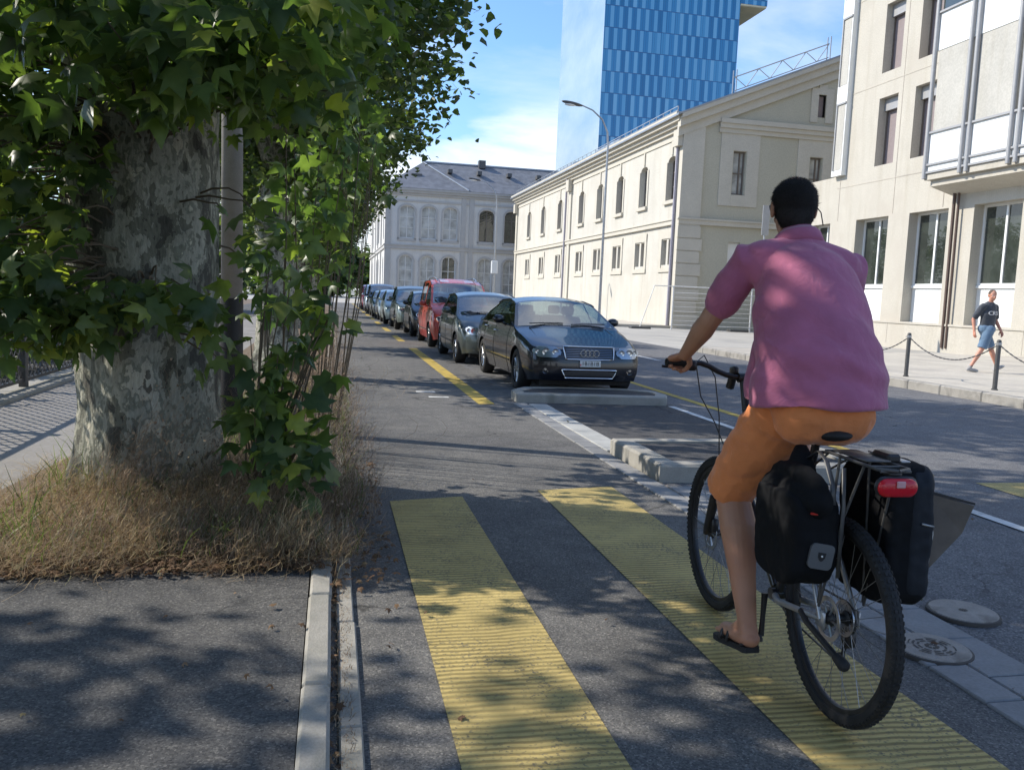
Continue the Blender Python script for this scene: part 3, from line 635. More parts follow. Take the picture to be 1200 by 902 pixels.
for i in range(len(edges)-1):
    a,b=edges[i]-.1,edges[i+1]+.1
    for z0,z1,mt in ((8.1,10.97,'opal'),(12.38,15.09,'wglass')):
        q=MB(); q.box(21.47,21.56,b,a,z0,z1); q.build('bay_window',M[mt],B)
m=MB(); m.box(21.57,22.59,7.9,28.45,8.03,10.97); m.box(21.57,22.59,7.9,28.45,12.31,15.09); m.box(21.5,22.59,7.9,28.5,16.41,19.5); m.build('bay_wall',M['whitep'],B)
m=MB(); m.tube([(22.45,28.15,6.1),(22.45,28.1,.18)],.06,8); m.tube([(22.45,27.92,6.1),(22.45,27.9,.18)],.045,8); m.build('drainpipe',M['pipe'],B,smooth=40)

# sign + barrier + lamps
def lamp(x,y,z,label,box=False):
    t=thing('street_lamp',(x,y,z),label,'street lamp','street lamps on the right kerb')
    m=MB(); pts=[(x,y,z),(x,y,z+1),(x,y,7.9),(x-.05,y,8.5),(x-.3,y,9.0),(x-.75,y,9.35),(x-1.25,y,9.52)]
    m.tube(pts,[.075,.065,.045,.04,.035,.03,.03],10); m.build('pole',M['galv'],t,smooth=True)
    m=MB(); m.lathe([(.13,0),(.13,.25),(.09,.3)],14,(x,y,z)); m.build('base_collar',M['galv'],t)
    m=MB(); m.ball((x-1.65,y,9.55),.48,.13,.075,16,Matrix.Rotation(R(8),3,'Y')); m.build('lamp_head',M['metal'],t,smooth=True)
    m=MB(); m.ball((x-1.7,y,9.50),.30,.10,.06,14); m.build('lamp_glass',M['whitep'],t,smooth=True)
    if box: m=MB(); m.bbox(x-.22,x+.22,y-.16,y+.16,3.0,3.9,.03); m.build('control_box',M['whitep'],t)
lamp(11.3,35.5,.0,'tall curved street lamp standing before the cream building facade, nearer one')
lamp(11.35,61.0,.15,'street lamp with a white box on its pole, before the grey stone building',True)
T=thing('site_barrier',(19,43.6,0),'pale tubular fence panel at the foot of the cream building corner','barrier')
m=MB()
for x in (18.0,20.2,22.6,23.0): m.cyl((x,43.6,0),(x,43.6,2.35),.045,8)
for z in (2.33,2.0,.25): m.cyl((18.0,43.6,z),(23.0,43.6,z),.035 if z>2.3 else .02,6)
m.tube([(18.6,43.6,2.33),(16.9,43.6,2.33),(16.1,43.4,.05)],.03,6)
for z in np.arange(.5,2.0,.25): m.cyl((18.0,43.6,z),(22.6,43.6,z),.012,4)
m.build('panel',M['railw'],T); 
for x in (15.6,21.3): m=MB(); m.bbox(x,x+1.1,43.25,43.75,0,.12,.02); m.build('foot',M['metal'],T)
# bollards with chain
by=[20.0+.0,17.55,15.13,12.76,10.38,8.0]
for i,y in enumerate(by):
    lab=['grey steel bollard with chain at the road edge beyond the cyclist','grey steel bollard, second one behind the cyclist','grey steel bollard with chain just right of the cyclist shirt','grey steel bollard in front of the walking man','grey steel bollard outside the frame','grey steel bollard outside the frame'][i]
    if i>3: continue
    t=thing('bollard',(11.33,y,.17),lab,'bollard','chained bollards along the pavement edge')
    m=MB(); m.lathe([(.055,0),(.055,.02),(.04,.03),(.04,.84),(.034,.868),(.015,.88),(0,.88)],14,(11.33,y,.17)); m.build('post',M['metal'],t,smooth=40)
    m=MB(); m.lathe([(.044,.78),(.044,.83)],14,(11.33,y,.17)); m.tube([(11.29,y-.05,.97),(11.33,y-.06,.97),(11.33,y+.06,.97),(11.29,y+.05,.97)],.008,5); m.build('ring_collar',M['galv'],t)
for i in range(len(by)-1):
    if i>3: continue
    m=MB(); N=44; a,b=by[i],by[i+1]
    for k in range(N):
        s0,s1=k/N,(k+1)/N; P=[(11.33,a+(b-a)*s_,.97-.36*(1-(2*s_-1)**2)) for s_ in (s0,s1)]
        m.tube(P,.013 if k%2 else .009,5)
    tag(m.build('chain',M['metal']),['sagging steel chain hung from the farthest bollard, mostly behind the cyclist','sagging steel chain to the left of the bollard by the cyclist shirt','sagging steel chain between the cyclist shirt and the walking man','sagging steel chain at the right edge beside the walking man'][i],'chain','chains between the bollards')
# small sign panel behind the rider's head
T=thing('traffic_sign',(16.3,31,0),'narrow grey sign panel seen on edge beside the cyclist head','sign')
m=MB(); m.cyl((16.42,31,0),(16.42,31,5.3),.04,8); m.build('post',M['galv'],T); m=MB(); m.bbox(16.27,16.57,30.95,30.99,4.2,5.35,.01); m.build('panel',M['alu'],T)

# ------------------------------------------------------------------ vegetation
MAPLE=np.array([(0,0,0),(.20,-.13,-.02),(.52,.06,-.07),(.36,.22,.0),(.60,.56,-.10),(.25,.50,.02),(0,1.0,-.12),(-.25,.50,.02),(-.60,.56,-.10),(-.36,.22,0),(-.52,.06,-.07),(-.20,-.13,-.02),(0,.33,.07)])
MAPLE_F=[(12,i,(i+1)%12) for i in range(12)]
HEX=np.array([(0,0,0),(.50,.12,-.06),(.36,.62,-.05),(0,1,-.1),(-.36,.62,-.05),(-.50,.12,-.06)]); HEX_F=[(0,1,2,3),(0,3,4,5)]
def leaves(C,S,tmpl,F,mat,name,up=.6,rnd=None,bias=None):
    C=np.asarray(C); n=len(C); S=np.asarray(S)
    nr=RNG.normal(size=(n,3)); nr[:,2]=np.abs(nr[:,2])+up; 
    if bias is not None: nr+=np.array(bias)
    nr/=np.linalg.norm(nr,axis=1)[:,None]
    t=RNG.normal(size=(n,3)); t[:,2]-=.7; t-=nr*np.sum(t*nr,axis=1)[:,None]; t/=np.linalg.norm(t,axis=1)[:,None]
    s_=np.cross(t,nr)
    k=len(tmpl); T=tmpl[None,:,:]*S[:,None,None]; cu=RNG.uniform(.4,3.4,size=(n,1))
    V=C[:,None,:]+s_[:,None,:]*(T[:,:,0:1]*RNG.uniform(.8,1.1,size=(n,1,1)))+t[:,None,:]*T[:,:,1:2]+nr[:,None,:]*(T[:,:,2:3]*cu[:,:,None])
    V=V.reshape(-1,3); fl=np.array([i for f in F for i in f]); tot=np.array([len(f) for f in F]); st=np.concatenate([[0],np.cumsum(tot)[:-1]])
    off=np.arange(n)[:,None]; faces=(fl[None,:]+off*k).ravel(); starts=(st[None,:]+off*len(fl)).ravel(); totals=np.tile(tot,n)
    if rnd is None: rnd=np.clip(RNG.beta(2,2.4,size=n),0,1)
    return raw_mesh(name,V,faces,starts,totals,mat,np.repeat(rnd,k))
def clumped(center,rad,n,nclump,cr,shell=.55,seed=0,keep=None):
    g=np.random.default_rng(seed); d=g.normal(size=(nclump,3)); d/=np.linalg.norm(d,axis=1)[:,None]
    r=g.uniform(shell,1,size=(nclump,1))**.8; cc=np.array(center)+d*r*np.array(rad)
    idx=g.integers(0,nclump,size=n); tone=g.uniform(-.16,.16,size=nclump)
    P=cc[idx]+g.normal(size=(n,3))*np.array(cr)*g.uniform(.5,1.1,size=(n,1)); rn=np.clip(g.beta(2,2.6,size=n)+tone[idx],0,1)
    if keep is not None: k=keep(P); P=P[k]; rn=rn[k]; cc=cc[keep(cc)]
    return P,rn,cc
def trunk_mb(x,y,z0,rings,k=40,amp=.03,fr=3.0,seed=0):
    """rings: (z,cx,cy,r)"""
    m=MB(); vs=[]; 
    for z,cx,cy,r in rings:
        for i in range(k):
            a=2*PI*i/k; fl=max(0,(.5-(z-z0)))*.42
            rr=r*(1+fl*.6*(0.5+.5*math.cos(a*5+seed))**2)
            nn=noise.noise(Vector((math.cos(a)*fr*.5+seed,math.sin(a)*fr*.5,z*.7)))*amp*4+noise.noise(Vector((math.cos(a)*fr*2,math.sin(a)*fr*2+seed,z*3)))*amp
            vs.append((cx+(rr+nn)*math.cos(a),cy+(rr+nn)*math.sin(a),z))
    n=len(rings); m.add(vs,[(a*k+i,a*k+(i+1)%k,(a+1)*k+(i+1)%k,(a+1)*k+i) for a in range(n-1) for i in range(k)]+[tuple((n-1)*k+i for i in range(k))]); return m
def limbs_mb(base,targets,r0,seed=0,k=9):
    rr=random.Random(seed); m=MB()
    for t in targets:
        a=Vector(base); b=Vector(t); d=b-a; pts=[]; N=7
        for i in range(N+1):
            f=i/N; p=a+d*f; p+=Vector((rr.uniform(-1,1),rr.uniform(-1,1),rr.uniform(-.4,.4)))*.09*d.length*math.sin(PI*f)*.5+Vector((0,0,.12*d.length*math.sin(PI*f))); pts.append(p)
        m.tube(pts,[max(.012,r0*(1-.82*i/N)) for i in range(N+1)],k)
    return m
def stems(C,base_fn,n,r=.006,seed=0):
    g=random.Random(seed); m=MB()
    for c in C[:n]:
        c=Vector(c); b=Vector(base_fn(c)); mid=(b+c)/2+Vector((g.uniform(-.06,.06),g.uniform(-.06,.06),g.uniform(-.02,.12)))
        m.tube([b,(b+mid)/2+Vector((0,0,.02)),mid,(mid+c)/2+Vector((0,0,.03)),c],[r*1.8,r*1.6,r*1.3,r,r*.6],5)
    return m
# --- the big near plane tree
TX,TY=-1.27,6.45
t=thing('plane_tree',(TX,TY,.045),'big near plane tree with thick mottled trunk and dry weeds round its foot','tree','plane trees along the verge')
rings=[(-.1,TX,TY,.53),(.1,TX,TY,.515),(.25,TX,TY,.50),(.5,TX,TY,.49),(.8,TX,TY,.485)]+[(z,TX-.02*(z-.8),TY,.48+.012*(z-.8)) for z in np.arange(1.0,3.7,.12)]+[(3.8,TX-.1,TY,.5),(4.1,TX-.1,TY,.42)]
fine=[]
for i in range(len(rings)-1):
    a,b=rings[i],rings[i+1]; N=max(1,int((b[0]-a[0])/.05))
    for j in range(N): f=j/N; fine.append(tuple(a[q]+(b[q]-a[q])*f for q in range(4)))
fine.append(rings[-1])
trunk_mb(TX,TY,.05,fine,72,.022,3.2,1.3).build('trunk',M['bark'],t,smooth=True)
lt=[(-3.6,5.2,5.6),(-2.2,8.8,6.2),(.9,7.6,6.3),(1.3,5.2,5.9),(-.6,3.2,5.2),(-1.5,6.6,8.0),(-3.0,2.8,5.5),(.6,2.4,5.8)]
limbs_mb((TX-.08,TY,3.7),lt,.20,3,10).build('limb',M['bark'],t,smooth=True)
bound=lambda P: ~((P[:,0]>.02+0.0*P[:,1])&(P[:,2]<1.75+.37*P[:,1])) & (np.linalg.norm(P-np.array([0,0,1.45]),axis=1)>2.3) & (P[:,2]>2.05)
P,rn,cc=clumped((-1.1,5.6,5.9),(3.0,4.4,2.6),8300,150,(.42,.42,.30),.45,5,bound)
me=leaves(P,RNG.uniform(.13,.23,len(P)),MAPLE,MAPLE_F,M['leaf'],'crown',rnd=rn)
o=bpy.data.objects.new('crown',me); col.objects.link(o); o.parent=t; o.location=(-TX,-TY,-.045)
stems([tuple(c) for c in cc],lambda c: (TX+(c.x-TX)*.35,TY+(c.y-TY)*.35,3.9+(c.z-3.9)*.4),90,.012,4).build('branch',M['twig'],t)
# low hanging foliage and shoots of the big tree: (centre, spread, count)
low=[((-1.15,3.9,2.55),(.28,.25,.16),60),((-.75,3.8,2.42),(.25,.25,.17),85),((-.42,3.8,2.42),(.2,.25,.16),80),((-.15,3.9,2.5),(.14,.25,.15),55),
 ((-.95,4.6,2.62),(.3,.35,.2),110),((-.55,4.5,2.55),(.25,.3,.2),110),((-.25,4.6,2.65),(.22,.3,.2),90),((-1.25,5.0,2.85),(.4,.3,.25),120),((-.1,5.2,2.95),(.25,.4,.22),110),((-.55,5.2,2.9),(.4,.3,.25),150),
 ((-1.75,5.6,2.45),(.26,.3,.28),90),((-2.0,5.6,1.95),(.22,.3,.28),90),((-1.65,5.6,1.75),(.2,.25,.2),45),((-2.15,5.6,1.5),(.25,.3,.2),80),((-1.9,5.4,1.35),(.22,.25,.16),80),((-1.6,5.4,1.28),(.18,.22,.12),60),((-1.35,5.4,1.22),(.16,.2,.11),42),((-1.6,5.5,1.08),(.10,.14,.07),14),
 ((-1.05,5.4,1.35),(.16,.2,.09),34),((-.78,5.3,1.28),(.14,.2,.09),30),((-.62,5.3,1.05),(.1,.15,.08),8),((-2.6,6.6,2.2),(.4,.5,.5),150),((-2.3,6.6,3.0),(.5,.5,.4),200),((-1.7,6.0,3.1),(.5,.5,.3),160),
 ((-.30,5.0,.95),(.10,.15,.10),14),((-.14,4.95,1.28),(.10,.15,.09),12),((-.30,4.9,.62),(.10,.12,.10),20),((-.14,4.9,.55),(.08,.12,.09),14),((-.42,4.9,.48),(.10,.12,.07),14),((-.5,5.0,.72),(.08,.12,.08),9),((-.2,4.8,.38),(.12,.12,.07),16),((-.26,5.2,1.5),(.12,.2,.10),10),((-.02,5.0,1.22),(.08,.14,.05),6)]
PP=[];RR=[];CC=[]
low+=[((-.62,5.5,1.75),(.09,.2,.12),8),((-.2,7.6,2.4),(.25,.5,.35),70),((.15,8.6,2.85),(.25,.6,.3),100),((-.45,6.6,1.55),(.16,.3,.25),32),((-.2,6.2,1.2),(.14,.3,.2),24),((-.15,5.0,.85),(.14,.15,.2),22),((-.35,4.9,.85),(.1,.12,.15),14),((.0,7.4,1.7),(.2,.4,.25),26),((-1.95,5.5,2.3),(.25,.3,.3),80),((-1.75,5.3,1.45),(.22,.2,.2),50),((-2.2,6.0,2.6),(.3,.5,.4),160),((-2.5,6.4,1.6),(.3,.5,.3),90),((-1.5,5.5,2.2),(.12,.2,.25),34),((-1.75,5.4,1.05),(.14,.2,.07),14),((-.35,5.9,2.75),(.35,.3,.2),120),((.05,6.6,3.3),(.3,.4,.3),140),((-.3,7.5,2.2),(.16,.3,.3),40),((-1.0,4.2,2.42),(.3,.3,.14),70),((-.7,5.0,2.62),(.35,.25,.16),120)]
g=np.random.default_rng(21)
for c,s_,n in low:
    q=np.array(c)+np.clip(g.normal(size=(n,3)),-1.9,1.9)*np.array(s_)*.8; PP.append(q); RR.append(np.clip(g.beta(2,2.3,size=n)+g.uniform(-.1,.1),0,1)); CC+= [tuple(p) for p in q[:max(3,n//8)]]
P=np.concatenate(PP); rn=np.concatenate(RR); sz=g.uniform(.075,.19,len(P)); sz[(P[:,2]<1.2)]*=.95
me=leaves(P,sz,MAPLE,MAPLE_F,M['leaf'],'low_foliage',up=.25,rnd=rn,bias=(.1,-.45,.1))
o=bpy.data.objects.new('low_foliage',me); col.objects.link(o); o.parent=t; o.location=(-TX,-TY,-.045)
def sb(c):
    if c.y>6.9 and c.x>-1: return (c.x*.6-.15,c.y+.1,.1)
    if c.z<1.7 and c.x>-.55: return (-.42,5.35,.1)
    d=Vector((c.x-TX,c.y-TY,0)); d.normalize(); return (TX+d.x*.47,TY+d.y*.47,min(3.4,c.z+.1))
stems(CC,sb,400,.0045,5).build('shoot',M['twig'],t)
# --- trees further along the verge share one crown mesh
P,rn,cc=clumped((.10,0,5.75),(2.95,3.8,2.85),20000,330,(.29,.29,.24),.5,9,lambda P: P[:,2]>2.7)
g=np.random.default_rng(5)
lowc=np.array([(-.1,-.3,2.6),(.3,.2,3.0),(-.5,.2,2.2),(.1,.7,2.4),(.5,-.4,3.2)]); li=g.integers(0,5,700); P=np.concatenate([P,lowc[li]+g.normal(size=(700,3))*.3]); rn=np.concatenate([rn,g.beta(2,2,700)])
crown2=leaves(P,RNG.uniform(.08,.165,len(P)),HEX,HEX_F,M['leaf2'],'crown',rnd=rn)
P,rn,cc=clumped((.25,0,6.05),(2.95,3.7,3.0),9000,170,(.38,.38,.30),.5,19,lambda P: P[:,2]>2.7)
crown3=leaves(P,RNG.uniform(.09,.185,len(P)),HEX,HEX_F,M['leaf2'],'crown',rnd=rn)  # thinner crown for the unseen trees, so sun spots reach the ground
def tree2(x,y,label,rot=0,s=1.0,tr=.27,first=None,shoots=True):
    t=thing('plane_tree',(x,y,.045),label,'tree','plane trees along the verge',)
    rg=[(z,.0,.0,tr*(1.25 if z<.2 else 1)) for z in (-.15,.1,.35)]+[(z,.02*math.sin(z*2),.02*math.cos(z),tr*(1-.03*z)) for z in np.arange(.6,3.4,.2)]
    trunk_mb(0,0,0,rg,28,.02,3,y).build('trunk',M['bark'],t,smooth=True,local=True)
    limbs_mb((0,0,3.1),[(1.9,1,5.6),(-1.5,.8,6),(.2,-1.9,5.8),(.3,.3,8.0),(.4,2.3,6),(-1,-1.4,5.5),(1.8,-1.2,6.2)],tr*.5,int(y),7).build('limb',M['bark'],t,smooth=True,local=True)
    o=bpy.data.objects.new('crown',crown3 if (y<5) else crown2); col.objects.link(o); o.parent=t; o.rotation_euler=(0,0,rot); o.scale=(s,s,s)
    return t
names=['second plane tree, its pale trunk just behind the grey pole','third plane tree along the verge beyond the grey pole','fourth plane tree along the verge','fifth plane tree along the verge','sixth plane tree along the verge','seventh plane tree along the verge, far along the lane','farthest plane tree of the verge row']
for i,(y,rt) in enumerate([(14.5,0),(22.3,.45),(30.2,-.35),(38.5,2.6),(47,.25),(56,-.3),(66,2.9)]):
    tree2(-.92 if i==0 else -1.15,y,names[i],rt,[1,1.0,.97,1.02,.97,1,1][i],.30)
tree2(-1.6,-2.4,'plane tree behind the viewpoint whose shade falls on the near asphalt',1.1,1.0)
for x_,y_,l_ in ((-7.0,3.6,'unseen plane tree added left of the footpath to shade the near asphalt'),(-7.2,-4.5,'unseen plane tree added behind the viewpoint, left of the footpath, for shade')): tree2(x_,y_,l_,.9+y_,.98)  # unseen trees added to cast shade on the near ground
# second row beyond the footpath (left) and the far wood
def bush(name,label,cat,center,rad,n,ncl,cr,size,seed,group=None,trunk=None,mat='leaf2'):
    t=thing(name,(center[0],center[1],0),label,cat,group)
    P,rn,cc=clumped((0,0,center[2]),rad,n,ncl,cr,.35,seed,lambda P: P[:,2]>.05)
    me=leaves(P,RNG.uniform(size*.7,size*1.3,len(P)),HEX,HEX_F,M[mat],'crown',rnd=rn)
    o=bpy.data.objects.new('crown',me); col.objects.link(o); o.parent=t
    m=MB(); m.tube([(0,0,-.1),(.05,0,center[2]*.5),(0,.05,center[2])],[trunk or .08,(trunk or .08)*.8,.03],8)
    for c in cc[:12]: m.tube([(0,0,center[2]*.4),tuple(c*.6+np.array([0,0,center[2]*.2])),tuple(c)],[.04,.03,.01],5)
    m.build('stem' if not trunk else 'trunk',M['bark'] if trunk else M['twig'],t,local=True); return t
labs=['leafy shrub just behind the lattice fence at the left edge','leafy shrub behind the fence near the big trunk','leafy shrub behind the fence farther back','farthest shrub behind the lattice fence','shrub behind the fence left of the picture edge']
for i,(x,y) in enumerate([(-5.6,10.2),(-5.5,13.2),(-5.7,16.8),(-5.8,21),(-6.2,7.5)]): bush('shrub',labs[i],'shrub',(x,y,.55),(1.3,1.7,.55),1500,26,(.25,.25,.2),.14,40+i,'shrubs behind the fence')
for i,(x,y,z,r) in enumerate([(-17,26,5.0,4.0),(-19,36,5.5,4.6),(-15,50,5.2,4.8),(-21,17,4.6,3.6)]):
    bush('broadleaf_tree',['broad tree beyond the fence, seen through the leaves at left','broad tree farther left beyond the fence','distant broad tree beyond the fence, near the lane end','low broad tree at the far left edge behind the shoots'][i],'tree',(x,y,z),(r,r,z*.85),3600,60,(.8,.8,.7),.38,60+i,'trees beyond the fence',.28)
for i,(x,y,z,r) in enumerate([(-10,150,5.5,7),(-1,158,5,6.5),(-20,140,7,8),(7.0,172,4.5,5),(-32,150,7,9)]):
    bush('broadleaf_tree',['dark green tree closing the end of the lane','dark tree beside the stone building at the end of the lane','tall tree at the lane end behind the verge trees','small far tree left of the stone building corner','far tree at the lane end, leftmost'][i],'tree',(x,y,z),(r,r,z),2600,50,(1.2,1.2,1.2),.9,80+i,'trees at the end of the lane',.4)
# --- grasses, weeds, dead leaves
def blades(name,P,H,L,Wd,mat,seg=4,seed=0,curl=.6,rnd=None):
    g=np.random.default_rng(seed); P=np.asarray(P); n=len(P); H=np.asarray(H)
    a=g.uniform(0,2*PI,n); d=np.stack([np.cos(a),np.sin(a),np.zeros(n)],1); b=g.uniform(0,2*PI,n); s_=np.stack([np.cos(b),np.sin(b),np.zeros(n)],1)
    L=np.asarray(L)*g.uniform(.3,1.2,n); V=np.zeros((n,(seg+1)*2,3)); c2=g.uniform(-curl,curl,n)
    for i in range(seg+1):
        f=i/seg; c=P+d*(L*f**1.7)[:,None]+s_*((c2*H*.35)*math.sin(f*PI))[:,None]; c[:,2]+=H*(f-.35*f*f*np.clip(L/H,0,1.6)); w_=(Wd*(1-.8*f))*np.ones(n)
        V[:,2*i]=c-s_*w_[:,None]; V[:,2*i+1]=c+s_*w_[:,None]
    F=[(2*i,2*i+1,2*i+3,2*i+2) for i in range(seg)]; fl=np.array([i for f in F for i in f]); k=(seg+1)*2; off=np.arange(n)[:,None]
    faces=(fl[None]+off*k).ravel(); st=np.arange(n*seg)*4; me=raw_mesh(name,V.reshape(-1,3),faces,st,np.full(n*seg,4),mat,np.repeat(g.beta(2,2,n) if rnd is None else rnd,k))
    o=bpy.data.objects.new(name,me); col.objects.link(o); return o
m=MB(); N=44
gg=random.Random(8); poly=[(-2.15,5.5),(-2.0,5.0),(-1.8,4.62)]+[(x,4.36-.05*(x+1.6)+gg.uniform(-.05,.05)) for x in np.arange(-1.6,-.15,.06)]+[(-.085,4.25),(-.085,75),(-1.9,75),(-1.85,9),(-2.0,7.2)]
m.add([(x,y,.050) for x,y in poly],[tuple(range(len(poly)))]); tag(m.build('verge_soil',M['earth']),kind='structure')
g=np.random.default_rng(3)
def scatter(n,x0,x1,y0,y1,z=.05):
    return np.stack([g.uniform(x0,x1,n),g.uniform(y0,y1,n),np.full(n,z)],1)
def dens(P,fr=1.6,th=-.1):
    return np.array([noise.noise(Vector((p[0]*fr,p[1]*fr,3.1)))>th+g.uniform(-.3,.3) for p in P])
P=scatter(6500,-2.1,.0,4.28,7.0); P=P[dens(P,2.4,-.05)]; e=(P[:,1]>4.3+.95*np.clip(-1.45-P[:,0],0,1)/.65)&(np.hypot(P[:,0]-TX,P[:,1]-TY)>.5); P=P[e]
h=g.uniform(.03,.20,len(P))*(1+.5*(P[:,0]>-1)); o=blades('dry_grass',P,h,h*2.2,.0019,M['straw'],5,1,2.4); tag(o,'tangled straw-coloured dry grass around the foot of the big plane tree','dry grass',kind='stuff')
def tangle(name,P,zmax,mat,label,seg=9,step=.032,Wd=.0013,seed=0,up=.45,wig=1.15):
    g=np.random.default_rng(seed); P=np.asarray(P,float); n=len(P); zm=zmax(P); p=P.copy(); p[:,2]=.05+zm*g.random(n)**1.3*.85
    d=g.normal(size=(n,3)); d[:,2]=np.abs(d[:,2])*up; d/=np.linalg.norm(d,axis=1)[:,None]; V=np.zeros((n,(seg+1)*2,3)); st=step*g.uniform(.5,1.5,n)
    for i in range(seg+1):
        f=i/seg; b=np.cross(d,np.array([.3,.2,1.0])); b/=np.linalg.norm(b,axis=1)[:,None]+1e-9; w_=Wd*(1-.6*f); V[:,2*i]=p-b*w_; V[:,2*i+1]=p+b*w_
        p=p+d*st[:,None]; p[:,2]=np.maximum(p[:,2],.052); d=d+g.normal(size=(n,3))*wig*.5; d[:,2]-=np.clip((p[:,2]-zm-.05)*3,-.05,.6); d/=np.linalg.norm(d,axis=1)[:,None]
    F=[(2*i,2*i+1,2*i+3,2*i+2) for i in range(seg)]; fl=np.array([i for f in F for i in f]); k=(seg+1)*2; faces=(fl[None]+np.arange(n)[:,None]*k).ravel()
    tone=np.array([.22*noise.noise(Vector((q[0]*2.2,q[1]*2.2,7))) for q in P]); rn=np.clip(g.beta(2,2.3,n)+tone,0,1)
    me=raw_mesh(name,V.reshape(-1,3),faces,np.arange(n*seg)*4,np.full(n*seg,4),mat,np.repeat(rn,k)); o=bpy.data.objects.new(name,me); col.objects.link(o); tag(o,label,name.replace('_',' '),kind='stuff'); return o
def hump(P):
    x,y=P[:,0],P[:,1]; nz=np.array([noise.noise(Vector((a*2.3,b_*2.3,1.7))) for a,b_ in zip(x,y)])
    z=.12+.50*np.exp(-((x+.75)/.50)**2-((y-5.75)/.55)**2)+.62*np.exp(-((x+.12)/.32)**2)*np.clip((y-4.7)/1.3,0,1)
    return np.clip(z*(1+1.5*nz),.04,1.0)
P=np.concatenate([scatter(11000,-1.35,.14,4.25,6.1),scatter(8500,-.75,.30,4.75,8.5),scatter(6500,-.7,.22,8.5,16),scatter(3500,-.6,.15,16,34)]); P=P[np.hypot(P[:,0]-TX,P[:,1]-TY)>.5]; P=P[dens(P,1.9,-.02)]
tangle('dry_weeds',P,hump,M['weed'],'brown tangled dry weeds in front of the big trunk, spilling over the kerb',seed=2)
P=np.concatenate([scatter(8500,-2.0,-.1,4.36,6.2),scatter(2400,-1.9,.1,4.12,4.6)]); P=P[dens(P,2.3,-.1)]; P=P[(P[:,1]>4.16+.1*np.array([noise.noise(Vector((a[0]*5,0,2))) for a in P])+.95*np.clip(-1.45-P[:,0],0,1)/.65)&(np.hypot(P[:,0]-TX,P[:,1]-TY)>.5)]
tangle('straw_tangle',P,lambda P: .10+.10*np.array([max(0,noise.noise(Vector((a[0]*3,a[1]*3,5)))) for a in P])*3,M['straw'],'golden tangled dry straw lying at the left foot of the big trunk',8,.03,.0013,6,.5)
P=scatter(3600,-1.2,.22,4.5,12); P=P[np.hypot(P[:,0]-TX,P[:,1]-TY)>.5]; P[:,2]=.05+hump(P)*g.random(len(P)); me=leaves(P,g.uniform(.008,.022,len(P)),HEX,HEX_F,M['weed'],'weed_seed_heads',up=.2); o=bpy.data.objects.new('weed_seed_heads',me); col.objects.link(o); tag(o,'small shrivelled leaves and seed heads caught in the brown weeds','seed heads',kind='stuff')
P=np.concatenate([scatter(260,-.55,.16,5.2,11),scatter(160,-1.15,-.2,4.9,5.85),scatter(420,-.3,.14,9,40)]); P=P[dens(P,2.6,.0)]
P=P[np.hypot(P[:,0]-TX,P[:,1]-TY)>.55]; h=g.uniform(.35,.95,len(P))*np.where(P[:,1]<5.9,.62,1); o=blades('tall_weeds',P,h,h*.9,.0021,M['weed'],9,22,3.2); tag(o,'taller wispy brown weeds between the big trunk and the bike lane','tall weeds',kind='stuff')
P=np.concatenate([scatter(1500,-.18,.17,4.6,14),scatter(1600,-.15,.15,14,45)]); P[:,2]=.03; h=g.uniform(.06,.3,len(P)); o=blades('kerb_weeds',P,h,h*1.8,.0021,M['weed'],5,23,2.2); tag(o,'low brown weeds growing over the kerb of the bike lane','weeds',kind='stuff')
P=scatter(6500,-1.9,.2,4.35,12); P=P[dens(P,1.9,.03)]; h=g.uniform(.08,.34,len(P)); o=blades('green_weeds',P,h,h*.7,.004,M['leaf2'],4,4,.6); tag(o,'thin green weeds growing among the dry grass','weeds',kind='stuff')
P=np.concatenate([scatter(900,-1.7,-.02,4.2,4.55,.06),scatter(1500,-1.9,-.02,4.2,6.0,.07),scatter(500,-.08,.35,4.0,7,.03),scatter(26,-1.9,-.1,1.9,4.2,.055),scatter(60,.0,.045,2.2,4.2,.015),scatter(9,.1,.5,1.9,4,.012),scatter(16,1.,4.4,3,12,.012)])
P[:,2]+=g.uniform(0,.03,len(P)); me=leaves(P,g.uniform(.015,.045,len(P)),MAPLE,MAPLE_F,M['dead'],'dead_leaves',up=2.2); o=bpy.data.objects.new('dead_leaves',me); col.objects.link(o); tag(o,'brown fallen leaves lying along the verge edge and kerb','dead leaves',kind='stuff')
P=scatter(1600,-.05,.10,2.0,4.3,.02); P=np.concatenate([P,scatter(900,2.585,2.625,1.5,7,.0)]); o=blades('kerb_crack_weeds',P,g.uniform(.006,.03,len(P)),.02,.0015,M['weed'],2,8); tag(o,'tiny dry weeds in the cracks along the kerb and slabs','weeds',kind='stuff')
# --- grey pole beside the big tree
t=thing('utility_pole',(-.99,9,.05),'tall grey round pole with black lower sleeve right behind the big trunk','pole')
m=MB(); m.tube([(-.99,9,1.3),(-1.0,9,4),(-1.02,9,8.5)],[.105,.10,.08],20); m.build('shaft',M['polec'],t,smooth=True)
m=MB(); m.tube([(-.99,9,.0),(-.99,9,1.31)],[.118,.112],20); m.build('sleeve',M['poleb'],t,smooth=40)
